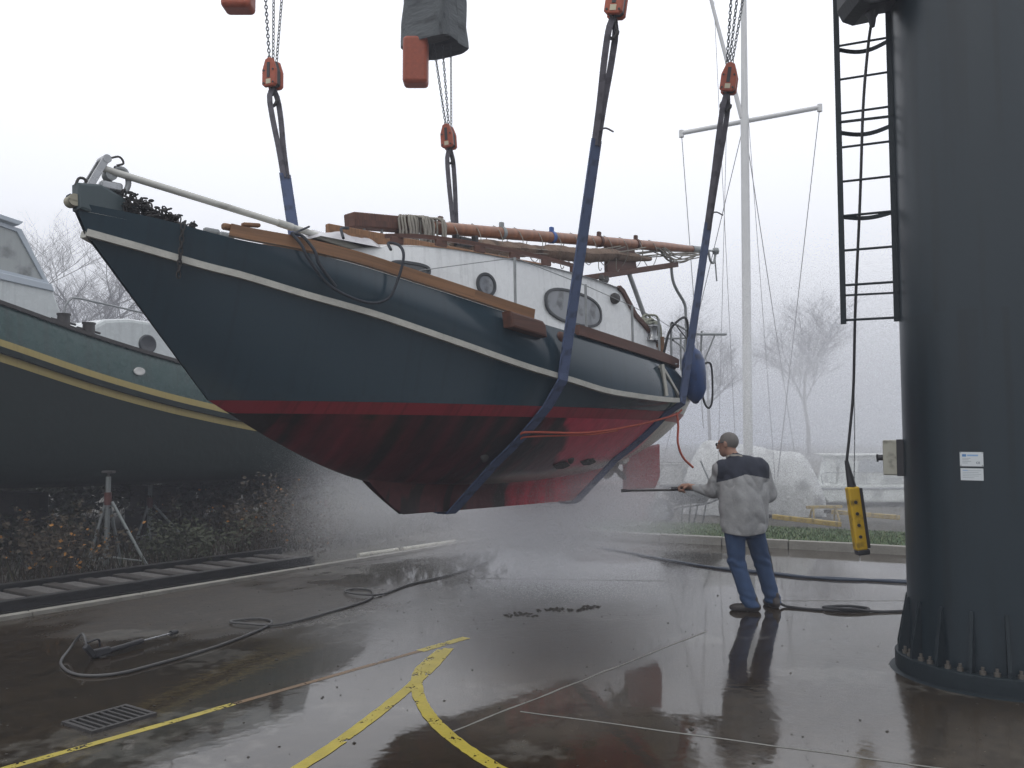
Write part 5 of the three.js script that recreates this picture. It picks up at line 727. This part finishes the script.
{
  const stemM = mat([0.05, 0.04, 0.03], { rough: 0.9 }), darkLeaf = mat([0.036, 0.042, 0.020], { rough: 0.8 }), brownLeaf = mat([0.045, 0.034, 0.020], { rough: 0.85 }), orangeLeaf = mat([0.34, 0.15, 0.022], { rough: 0.8, trans: 0.25 });
  const bush = (x, z, w, h, n, leaf, label, orange, size = 0.055) => {
    const t = thing('bramble_bush', label, 'bush', [x, 0, z], 0, 'scrub under and around the barge'); const st = [], tips = [];
    for (let i = 0; i < n; i++) { let p = V(rr(-w, w) * 0.5, 0, rr(-w, w) * 0.4), d = V(rr(-0.5, 0.5), 1, rr(-0.5, 0.5)).normalize(), r = rr(0.005, 0.009); const seg = 6, L = h * rr(0.6, 1.25) / seg; for (let k = 0; k < seg; k++) { const q = p.clone().addScaledVector(d, L); st.push(stick(p, q, r, r * 0.8)); r *= 0.8; p = q; d.add(V(rr(-0.45, 0.45), -0.16, rr(-0.45, 0.45))).normalize(); tips.push(q.clone()); if (k > 1) { const s2 = q.clone().add(V(rr(-0.25, 0.25), rr(-0.1, 0.2), rr(-0.25, 0.25))); st.push(stick(q, s2, r * 0.6, r * 0.3)); tips.push(s2); } } }
    part('stem', sticks(st), stemM, t); part('foliage', leafGeo(tips.length * 5, () => { const q = tips[Math.floor(rnd() * tips.length)].clone().add(V(rr(-0.09, 0.09), rr(-0.07, 0.09), rr(-0.09, 0.09))); return q.y > 0.01 ? q : null; }, size), leaf, t);
    if (orange) part('autumn_leaves', leafGeo(orange, () => { const q = tips[Math.floor(rnd() * tips.length * 0.35)].clone().add(V(rr(-0.1, 0.1), rr(-0.05, 0.1), rr(-0.1, 0.1))); return q; }, 0.052), orangeLeaf, t, 'clump of orange autumn leaves');
  };
  bush(-5.55, -10.55, 1.0, 0.75, 26, brownLeaf, 'bramble bush with orange leaves beside the nearest tripod prop', 64);
  bush(-4.35, -11.9, 1.3, 0.6, 26, darkLeaf, 'low dark bush between the tripod prop and the track');
  bush(-3.35, -12.9, 1.4, 0.95, 34, brownLeaf, 'bramble bush with a few orange leaves near the track end', 60);
  bush(-2.6, -14.0, 1.5, 0.9, 34, darkLeaf, 'misty dark bush beyond the white pipe');
  bush(-6.9, -12.8, 1.6, 0.8, 30, darkLeaf, 'dark bush in shade under the barge at the frame edge');
  bush(-4.9, -14.6, 1.8, 0.9, 34, brownLeaf, 'brown bush in shade under the middle of the barge', 30);
  for (const [x, z, w, h, lab] of [[-10.5, -17.6, 3.4, 1.9, 'hedge clump at the far left behind the barge'], [-7.9, -17.9, 3.4, 2.0, 'second hedge clump behind the barge'], [-5.4, -18.2, 3.4, 1.9, 'third hedge clump behind the barge'], [-2.9, -18.8, 3.2, 1.7, 'hedge clump behind the yacht keel in mist']]) bush(x, z, w, h, 130, darkLeaf, lab, 0, 0.13);
  // dead grass and weeds of the strip
  const blade = new THREE.BufferGeometry(); blade.setAttribute('position', new THREE.Float32BufferAttribute([-0.006, 0, 0, 0.006, 0, 0, 0.02, 0.16, 0.02], 3)); blade.setAttribute('normal', new THREE.Float32BufferAttribute([0, 0.5, 1, 0, 0.5, 1, 0, 0.5, 1], 3)); blade.setAttribute('uv', new THREE.Float32BufferAttribute([0, 0, 1, 0, 0.5, 1], 2));
  const N = 9000, im = new THREE.InstancedMesh(blade, mat([0.026, 0.025, 0.014], { rough: 0.95 }), N), o = new THREE.Object3D();
  for (let i = 0; i < N; i++) { const t = rr(-3, 9), off = -1.55 - Math.pow(rnd(), 1.3) * 4.5, p = kAt(t, off, 0); o.position.set(p[0], 0, p[2]); o.rotation.set(rr(-0.5, 0.5), rr(0, 6.28), rr(-0.5, 0.5)); const s = rr(0.5, 1.9); o.scale.set(s, s * rr(0.6, 1.5), s); o.updateMatrix(); im.setMatrixAt(i, o.matrix); im.setColorAt(i, lin(rr(0.6, 1.5), rr(0.6, 1.2), rr(0.5, 1))); }
  im.name = 'weeds'; im.userData = { kind: 'stuff', label: 'rank dead grass and weeds on the strip under the barge' }; scene.add(im);
  // bare trees standing in the fog
  const barkM = mat([0.13, 0.12, 0.11], { rough: 0.95 });
  const tree = (x, z, H, label, detail = 1, fine = 2) => { const t = thing('bare_tree', label, 'tree', [x, 0, z], rr(0, 6), 'bare trees in the fog'), trunk = [], twigs = [];
    const grow = (p, d, L, r, lev) => { const seg = 3; for (let k = 0; k < seg; k++) { const q = p.clone().addScaledVector(d, L / seg); (lev < 2 ? trunk : twigs).push(stick(p, q, r, r * 0.86)); p = q; r *= 0.86; d.add(V(rr(-0.18, 0.18), rr(-0.02, 0.14), rr(-0.18, 0.18))).normalize();
        if (lev < 5 && (k > 0 || lev > 0)) { const nb = lev === 0 ? 3 : lev === 4 ? fine : 2; for (let b = 0; b < nb; b++) { const a = rr(0, 6.28), sp = rr(0.5, 0.95), ax = V(Math.cos(a), rr(-0.1, 0.1), Math.sin(a)); const nd = d.clone().multiplyScalar(1 - sp * 0.45).addScaledVector(ax, sp).add(V(0, 0.12, 0)).normalize(); if (rnd() < (lev > 2 ? 0.88 * detail : 1)) grow(p.clone(), nd, L * rr(0.5, 0.72), r * 0.6, lev + 1); } } } };
    grow(V(0, 0, 0), V(0, 1, 0), H * 0.50, H * 0.016, 0);
    part('trunk', sticks(trunk), barkM, t); part('crown', sticks(twigs), barkM, t); };
  tree(-34, -70, 18.2, 'bare twiggy tree in fog between deckhouse and yacht bow', 1, 3); tree(-41, -73, 19, 'bare fog-grey tree at the far left above the deckhouse', 1, 3); tree(-23.8, -71, 16.8, 'faint bare tree whose top shows over the foredeck', 0.85); tree(21.5, -95, 16.5, 'pale fogged tree mass behind the tall mast', 1, 3); tree(33, -97, 17.5, 'pale fogged tree mass beside the crane ladder', 1, 3);
}

// ---------------------------------------------------------------- right background: lawn, mast, covered boat, cruiser, barrow, spars
{
  const lawnM = mat([0.10, 0.155, 0.085], { rough: 0.9, map: mottle, rx: 0.5, bump: 0.02, brx: 3 });
  structure('lawn', groundPoly([[1.4, KR(1.4) - 0.12], [12, KR(12) - 0.12], [12, KR(12) - 3.6], [1.4, KR(1.4) - 2.6]], 0.06), lawnM);
  const blade = new THREE.BufferGeometry(); blade.setAttribute('position', new THREE.Float32BufferAttribute([-0.006, 0, 0, 0.006, 0, 0, 0.012, 0.034, 0.01], 3)); blade.setAttribute('normal', new THREE.Float32BufferAttribute([0, 1, 0.6, 0, 1, 0.6, 0, 1, 0.6], 3)); blade.setAttribute('uv', new THREE.Float32BufferAttribute([0, 0, 1, 0, 0.5, 1], 2));
  const N = 26000, im = new THREE.InstancedMesh(blade, mat([0.15, 0.24, 0.13], { rough: 0.85 }), N), o = new THREE.Object3D();
  for (let i = 0; i < N; i++) { const x = rr(1.8, 7.6), z = KR(x) - 0.14 - rnd() * 2.9; o.position.set(x, 0.058, z); o.rotation.set(rr(-0.6, 0.6), rr(0, 6.28), rr(-0.6, 0.6)); const s = rr(0.6, 1.5); o.scale.set(s, s, s); o.updateMatrix(); im.setMatrixAt(i, o.matrix); const k = rr(0.6, 1.3); im.setColorAt(i, lin(k * rr(0.9, 1.5), k, k * 0.9)); }
  im.name = 'grass'; im.userData = { kind: 'stuff', label: 'short wet grass of the lawn behind the kerb' }; scene.add(im);
}
{
  const m = thing('signal_mast', 'tall pale signal mast with crosstree and rigging in the fog', 'mast', [4.86, 0, -18]);
  const paint = mat([0.66, 0.67, 0.68], { rough: 0.5, map: faint, rx: 1 }), wire = mat([0.22, 0.22, 0.23], { rough: 0.6 });
  part('mast_pole', [rod([0, 0, 0], [0.06, 8.5, 0], 0.10, 0.085, 16), rod([0.06, 8.5, 0], [0.10, 12.5, 0], 0.075, 0.05, 16)], paint, m);
  const L = [-1.18, 8.30, -0.50], R = [1.60, 8.62, 0.15]; part('crosstree', [rod(L, R, 0.05, 0.05, 12), rod([L[0], L[1] - 0.09, L[2]], [L[0], L[1] + 0.06, L[2]], 0.055, 0.055, 8), rod([R[0], R[1] - 0.09, R[2]], [R[0], R[1] + 0.06, R[2]], 0.055, 0.055, 8)], paint, m);
  part('gaff', rod([0.0, 8.45, 0], [-0.75, 11.6, 0], 0.05, 0.035, 10), paint, m);
  const w = (a, b, r = 0.009) => rod(a, b, r, r, 5);
  part('stay', w(L, [-0.75, 1.9, -0.7]), wire, m); part('stay', w(R, [0.55, 0.9, 0.2]), wire, m); part('stay', w([0.05, 8.35, 0], [1.9, 0.2, -2.4]), wire, m); part('stay', w([0.05, 8.35, 0], [-1.6, 0.2, -2.2]), wire, m); part('halyard', w([-0.55, 11.0, 0], [-0.25, 0.8, 0.1], 0.006), wire, m); part('halyard', w([0.12, 8.3, 0.1], [0.5, 0.8, 0.2], 0.006), wire, m); part('halyard', w([-0.3, 8.3, -0.1], [-0.6, 0.8, -0.1], 0.006), wire, m);
}
{ // boat under a pale tarpaulin: ridged, draped to the ground, with an open fold
  const t = thing('covered_boat', 'boat shrouded in a pale draped tarpaulin behind the man', 'covered boat', [5.75, 0, -19.6], -0.25);
  const tarp = mat([0.52, 0.54, 0.56], { rough: 0.6, map: grime, rx: 0.6, bump: 0.02, brx: 1.2 });
  part('tarpaulin', grid(48, 30, (u, v) => { const a = (v - 0.5) * 2, x = lerp(-1.9, 1.15, u), end = Math.pow(smooth(0, 0.22, u) * smooth(1, 0.84, u), 0.5), H = lerp(1.75, 1.25, u) * (0.35 + 0.65 * end) + 0.04 * noise(u * 14, v * 6), W = 0.95 * (0.72 + 0.28 * end), k = Math.abs(a), drop = k < 0.35 ? 1 - 0.25 * k * k / 0.12 * 0.5 : lerp(0.875, 0.0, Math.pow((k - 0.35) / 0.65, 1.05)); const wob = 0.05 * Math.sin(u * 40 + 3 * noise(u * 6, v * 3)) * k; return [x, Math.max(0.02, H * drop), Math.sign(a) * Math.min(1, Math.pow(k * 1.6, 0.7)) * W + wob]; }), tarp, t);
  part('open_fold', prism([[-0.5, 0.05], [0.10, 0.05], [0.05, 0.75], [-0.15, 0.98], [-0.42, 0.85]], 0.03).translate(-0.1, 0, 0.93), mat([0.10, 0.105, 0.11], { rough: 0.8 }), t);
  part('bow_post', rod([-1.88, 0, 0], [-1.85, 1.0, 0], 0.04), M.galv, t);
}
{
  const c = thing('cabin_cruiser', 'small white cabin cruiser dim in fog beside the crane column', 'cabin cruiser', [9.6, 0, -22.5], 0.05);
  const w = mat([0.58, 0.62, 0.62], { rough: 0.4, map: grime, rx: 0.6 }), glass = mat([0.22, 0.25, 0.28], { rough: 0.12 });
  part('hull', [prism([[-1.9, 0.12], [1.5, 0.12], [1.8, 0.42], [1.75, 0.55], [-2.2, 0.55]], 1.9, 0.04)], w, c); part('rubbing_strake', box(3.9, 0.05, 1.96, -0.2, 0.46, 0, 0.02), mat([0.2, 0.22, 0.24], { rough: 0.6 }), c);
  part('cabin', prism([[-1.45, 0.55], [1.3, 0.55], [1.2, 1.22], [-1.30, 1.24]], 1.6, 0.04), w, c); part('roof', box(2.9, 0.05, 1.75, -0.05, 1.27, 0, 0.02), w, c);
  for (const [x, ww] of [[-0.72, 0.62], [0.18, 0.62], [0.85, 0.4]]) { const f = part('window', prism([[x - ww / 2 - 0.03, 0.84], [x + ww / 2 + 0.03, 0.84], [x + ww / 2 + 0.03, 1.18], [x - ww / 2 - 0.03, 1.18]], 0.02).translate(0, 0, 0.805), M.galv, c); part('pane', box(ww, 0.29, 0.02, x, 1.01, 0.82), glass, f); }
  part('door', box(0.02, 0.55, 0.5, -1.47, 0.85, 0.2), w, c); part('guard_rail', [tube([[-2.0, 0.55, 0.9], [-2.0, 0.85, 0.9], [0.9, 0.85, 0.9], [1.4, 0.58, 0.9]], 0.013, 6, 30, false, 0.1), rod([-0.9, 0.55, 0.9], [-0.9, 0.85, 0.9], 0.01), rod([0.0, 0.55, 0.9], [0.0, 0.85, 0.9], 0.01)], M.galv, c);
  part('ladder', [rod([0.55, 0.2, 0.98], [0.5, 0.95, 0.98], 0.012), rod([0.8, 0.2, 0.98], [0.75, 0.95, 0.98], 0.012), ...[0.3, 0.5, 0.7].map((y) => rod([0.54, y, 0.98], [0.79, y, 0.98], 0.01))], M.galv, c);
}
{ // wheelbarrow: wheel, tray, handles and leg hoops
  const b = thing('wheelbarrow', 'dark wheelbarrow standing in the mist beyond the lawn kerb', 'wheelbarrow', [3.3, 0, -17.0], 0.08); const dk = mat([0.045, 0.05, 0.052], { rough: 0.6, map: grime, rx: 2 });
  const wh = new THREE.Group(); wh.name = 'wheel'; b.add(wh); part('tyre', new THREE.TorusGeometry(0.20, 0.065, 10, 28).translate(-0.42, 0.265, 0), M.rubber, wh); part('rim', rod([-0.42, 0.265, -0.04], [-0.42, 0.265, 0.04], 0.15, 0.15, 20), M.galv, wh);
  part('tray', new THREE.CylinderGeometry(0.62, 0.36, 0.34, 4, 1, true).rotateY(Math.PI / 4).scale(1.15, 1, 0.72).translate(0.12, 0.60, 0), dk, b); part('tray_floor', box(0.55, 0.02, 0.36, 0.12, 0.44, 0), dk, b);
  for (const z of [-0.26, 0.26]) { part('handle', tube([[-0.42, 0.265, z * 0.4], [-0.1, 0.36, z], [0.5, 0.46, z], [1.0, 0.72, z]], 0.018, 7, 24), dk, b); part('leg', tube([[0.1, 0.44, z], [0.06, 0.05, z], [0.14, 0.02, z], [0.24, 0.02, z], [0.32, 0.06, z], [0.40, 0.45, z]], 0.016, 7, 24), dk, b); }
  part('shovel', [rod([0.35, 1.25, 0.1], [0.62, 0.65, 0.05], 0.018), prism([[-0.1, 0], [0.1, 0], [0.1, 0.2], [0, 0.28], [-0.1, 0.2]], 0.012).rotateX(0.5).translate(0.65, 0.5, 0.03)], M.galv, b);
  const rs = solo('red_container', [prism([[-0.75, 0.0], [0.65, 0.0], [0.82, 0.72], [-0.9, 0.72]], 0.9, 0.02), box(1.78, 0.06, 0.98, -0.04, 0.74, 0, 0.01), ...[-0.5, -0.1, 0.3].map((x) => box(0.05, 0.64, 0.03, x, 0.36, 0.46))], mat([0.16, 0.052, 0.042], { rough: 0.7, map: grime, rx: 1 }), 'dull red low skip in the mist under the yacht stern', 'skip'); rs.position.set(2.1, 0, -18.2); rs.rotation.y = 0.2;
  const wb = solo('white_dinghy_trailer_boat', [prism([[-0.8, 0.55], [0.55, 0.55], [0.8, 1.0], [0.7, 1.12], [-0.85, 1.12]], 1.0, 0.05), box(1.4, 0.04, 1.05, -0.05, 1.1, 0, 0.01), rod([-0.4, 0, 0.4], [-0.4, 0.56, 0.4], 0.04), rod([0.4, 0, 0.4], [0.4, 0.56, 0.4], 0.04), rod([-0.4, 0, -0.4], [-0.4, 0.56, -0.4], 0.04), rod([0.4, 0, -0.4], [0.4, 0.56, -0.4], 0.04)], mat([0.48, 0.5, 0.5], { rough: 0.5, map: grime, rx: 1 }), 'pale small boat on trestles in fog behind the wheelbarrow', 'small boat'); wb.position.set(3.75, 0, -20.6); wb.name = 'small_boat';
}
{
  const yel = mat([0.40, 0.29, 0.07], { rough: 0.6, map: grime, rx: 2 });
  const sp = (a, b, label) => { const t = thing('yellow_beam', label, 'beam', a, 0, 'yellow beams lying behind the lawn'); const d = V(b[0] - a[0], b[1] - a[1], b[2] - a[2]); part('beam', bar([0, 0, 0], d, 0.10, 0.09, 0.012), yel, t); part('end_cap', bar(d.clone().multiplyScalar(-0.12), [0, 0, 0], 0.085, 0.075, 0.01), M.ironDark, t); return t; };
  sp([5.1, 0.16, -17.1], [5.95, 0.12, -15.9], 'yellow beam lying on the ground just right of the man'); sp([6.65, 0.16, -18.2], [7.55, 0.14, -17.1], 'yellow beam lying behind the hanging pendant');
  const tr = thing('yellow_trestle', 'small yellow trestle between the covered boat and the pendant', 'trestle', [6.3, 0, -18.0]); part('top', bar([-0.25, 0.27, 0], [0.45, 0.29, 0.1], 0.07, 0.06, 0.01), yel, tr); for (const [x, z] of [[-0.15, -0.15], [-0.15, 0.15], [0.35, -0.1], [0.35, 0.2]]) part('leg', bar([x, 0, z], [x * 0.9 + 0.02, 0.27, z * 0.2], 0.03, 0.03), yel, tr);
}
// ---------------------------------------------------------------- hoses, second lance, litter
{
  const grey = mat([0.08, 0.08, 0.08], { rough: 0.55, map: mottle, rx: 6 });
  const l = thing('spare_lance', 'black pressure-washer gun lying on the brown pavement with grey hose', 'pressure washer lance', [-3.15, 0, -6.72]);
  part('gun_body', [bar([-0.02, 0.04, 0.05], [0.07, 0.045, -0.06], 0.05, 0.06, 0.012), bar([0.0, 0.035, 0.06], [-0.03, 0.12, 0.13], 0.04, 0.045, 0.01), tube([[0.03, 0.09, 0.02], [0.03, 0.15, 0.05], [-0.02, 0.14, 0.11]], 0.008, 5, 14)], M.black, l); part('insulated_tube', rod([0.06, 0.04, -0.04], [0.19, 0.045, -0.36], 0.022, 0.022, 10), M.black, l); part('lance_tube', rod([0.19, 0.045, -0.36], [0.31, 0.04, -0.66], 0.008, 0.008, 8), M.steel, l); part('nozzle', rod([0.305, 0.04, -0.65], [0.33, 0.04, -0.72], 0.024, 0.018, 10), M.black, l);
  part('hose', tube([[-0.02, 0.10, 0.11], [-0.06, 0.17, 0.08], [-0.14, 0.17, -0.02], [-0.22, 0.06, -0.02], [-0.16, 0.016, 0.22], [0.10, 0.016, 0.52], [0.36, 0.016, 0.52], [0.56, 0.016, 0.22], [0.80, 0.016, -0.3], [0.98, 0.016, -0.95], [0.98, 0.016, -1.25], [0.82, 0.018, -1.38], [0.62, 0.022, -1.22], [0.78, 0.034, -1.08], [1.1, 0.020, -1.12], [1.45, 0.016, -1.75], [1.68, 0.016, -2.35], [1.62, 0.018, -2.85], [1.42, 0.02, -2.95], [1.36, 0.03, -2.72], [1.6, 0.036, -2.5], [1.78, 0.018, -2.65], [2.0, 0.016, -3.3], [2.45, 0.016, -4.1], [2.85, 0.016, -5.4], [2.95, 0.016, -7.1]], 0.0105, 7, 320), grey, l);
  solo('supply_hose', [tube([[1.35, 0.016, -13.3], [1.6, 0.016, -12.95], [2.05, 0.016, -12.1], [2.65, 0.016, -11.2], [3.2, 0.016, -10.75], [3.5, 0.016, -10.5], [3.85, 0.016, -10.42], [4.6, 0.016, -10.1], [6.5, 0.016, -9.3]], 0.018, 7, 120), tube([[2.65, 0.017, -11.28], [3.2, 0.017, -10.85], [3.6, 0.017, -10.45], [3.95, 0.017, -10.30], [4.6, 0.017, -10.22], [6.5, 0.017, -9.5]], 0.015, 7, 100)], mat([0.022, 0.035, 0.06], { rough: 0.5 }), 'dark blue supply hose crossing the pavement behind the man', 'hose');
  // scraped-off weed and crumbs
  const P = [], UV = []; const crumb = (x, z, s) => { const h = s * rr(0.3, 0.8), n = 5, ring = []; for (let k = 0; k < n; k++) { const a = k / n * 6.283, r = s * rr(0.5, 1.2); ring.push([x + Math.cos(a) * r * 1.4, 0.006, z + Math.sin(a) * r]); } const top = [x + rr(-0.3, 0.3) * s, 0.006 + h, z]; for (let k = 0; k < n; k++) { for (const q of [ring[k], top, ring[(k + 1) % n]]) { P.push(...q); UV.push(q[0], q[2]); } } };
  for (let i = 0; i < 90; i++) { const t = rnd(); crumb(lerp(-0.05, 0.85, t) + rr(-0.05, 0.05), -8.30 - 0.45 * t + 0.25 * (noise(t * 7, 3) - 0.5) + rr(-0.07, 0.07), rr(0.006, 0.022)); }
  for (let i = 0; i < 420; i++) { const x = -3.4 + rnd() * 6.6, z = -3.9 - Math.pow(rnd(), 1.4) * 6; crumb(x, z, rr(0.003, 0.009) * (rnd() < 0.06 ? 1.8 : 1)); }
  const g = new THREE.BufferGeometry(); g.setAttribute('position', new THREE.Float32BufferAttribute(P, 3)); g.setAttribute('uv', new THREE.Float32BufferAttribute(UV, 2)); g.computeVertexNormals();
  solo('debris', g, mat([0.028, 0.024, 0.018], { rough: 0.8 }), 'scraped weed and crumbs scattered over the wet pavement', null, null, 'stuff');
}
// ---------------------------------------------------------------- spray: clouds of fine droplets
{
  // one puff of droplets (tiny flakes of water thinning outwards), copied many times
  const gauss = () => (rnd() + rnd() + rnd() + rnd() - 2) * 1.0;
  const puff = (n, r) => { const P = [], I = [], T = [[1, 1, 1], [-1, -1, 1], [-1, 1, -1], [1, -1, -1]]; for (let i = 0; i < n; i++) { const q = [gauss(), gauss(), gauss()], s = r * rr(0.6, 1.1), f = rnd() < 0.5 ? -1 : 1; const k0 = Math.floor(rnd() * 4); for (let k = 0; k < 3; k++) { const t = T[(k0 + k) % 4]; P.push(q[0] + t[0] * s * f, q[1] + t[1] * s, q[2] + t[2] * s); } I.push(i * 3, i * 3 + 1, i * 3 + 2); } const g = new THREE.BufferGeometry(); g.setAttribute('position', new THREE.Float32BufferAttribute(P, 3)); g.setIndex(I); g.computeVertexNormals(); return g; };
  const mistM = new THREE.MeshStandardMaterial({ color: lin(0.92, 0.93, 0.95), roughness: 1, transparent: true, opacity: 0.28, side: THREE.DoubleSide });
  const cloudOf = (name, label, geo, n, place) => { const o = new THREE.Object3D(), L = []; let guard = 0; while (L.length < n && guard++ < n * 20) { const q = place(); if (!q) continue; o.position.set(q[0], q[1], q[2]); o.scale.setScalar(q[3]); o.rotation.set(rr(0, 6.28), rr(0, 6.28), rr(0, 6.28)); o.updateMatrix(); L.push(o.matrix.clone()); } const im = new THREE.InstancedMesh(geo, mistM, L.length); L.forEach((m, i) => im.setMatrixAt(i, m)); im.name = name; im.castShadow = im.receiveShadow = true; im.userData = { kind: 'stuff', label }; scene.add(im); };
  // the washing spray: from the keel down, drifting under the hull
  cloudOf('spray_mist', 'pale washing spray drifting under the yacht hull', puff(70000, 0.0029), MIST_NEAR, () => {
    const w = rnd(), [c, s] = w < 0.30 ? [[0.5, 0.8, -9.9], [0.6, 0.35, 0.5]] : w < 0.60 ? [[-0.2, 0.5, -10.7], [0.9, 0.3, 0.8]] : w < 0.80 ? [[-1.5, 0.75, -11.8], [1.0, 0.35, 0.8]] : [[1.4, 0.9, -11.6], [0.8, 0.5, 1.0]];
    const q = [c[0] + gauss() * s[0], c[1] + gauss() * s[1], c[2] + gauss() * s[2], rr(0.4, 0.85)]; return q[1] > q[3] * 0.7 ? q : null; });
  // the jet itself, widening from the nozzle to where it strikes the keel
  { const P = [], I = [], a = V(1.12, 1.125, -8.99), b = V(0.42, 1.2, -9.55); for (let i = 0; i < 9000; i++) { const t = Math.pow(rnd(), 0.7), q = a.clone().lerp(b, t), w = 0.01 + 0.13 * t * t, s = 0.0022; q.add(V(gauss() * w, gauss() * w, gauss() * w)); for (let k = 0; k < 3; k++) P.push(q.x + rr(-1, 1) * s, q.y + rr(-1, 1) * s, q.z + rr(-1, 1) * s); I.push(i * 3, i * 3 + 1, i * 3 + 2); } const g = new THREE.BufferGeometry(); g.setAttribute('position', new THREE.Float32BufferAttribute(P, 3)); g.setIndex(I); g.computeVertexNormals(); const o = new THREE.Mesh(g, mistM); o.name = 'water_jet'; o.userData = { kind: 'stuff', label: 'fine water jet from the lance nozzle to the keel' }; o.castShadow = o.receiveShadow = true; scene.add(o); }
  // the same spray carried on the air behind the stern and over the lawn
  cloudOf('drifting_mist', 'thick pale mist drifting behind the stern and over the lawn', puff(200000, 0.00172), MIST_FAR, () => { const x = 0.2 + 9.5 * Math.pow(rnd(), 0.85), s = rr(1.2, 1.9), y = s * 0.75 + 2.0 * Math.pow(rnd(), 1.4), z = rr(-21, -14.0); return fbm(x * 0.6, z * 0.5, 2, 0, y * 0.6) < 0.3 + 0.15 * rnd() ? null : [x, y, z, s]; });
}
renderer.render(scene, camera);
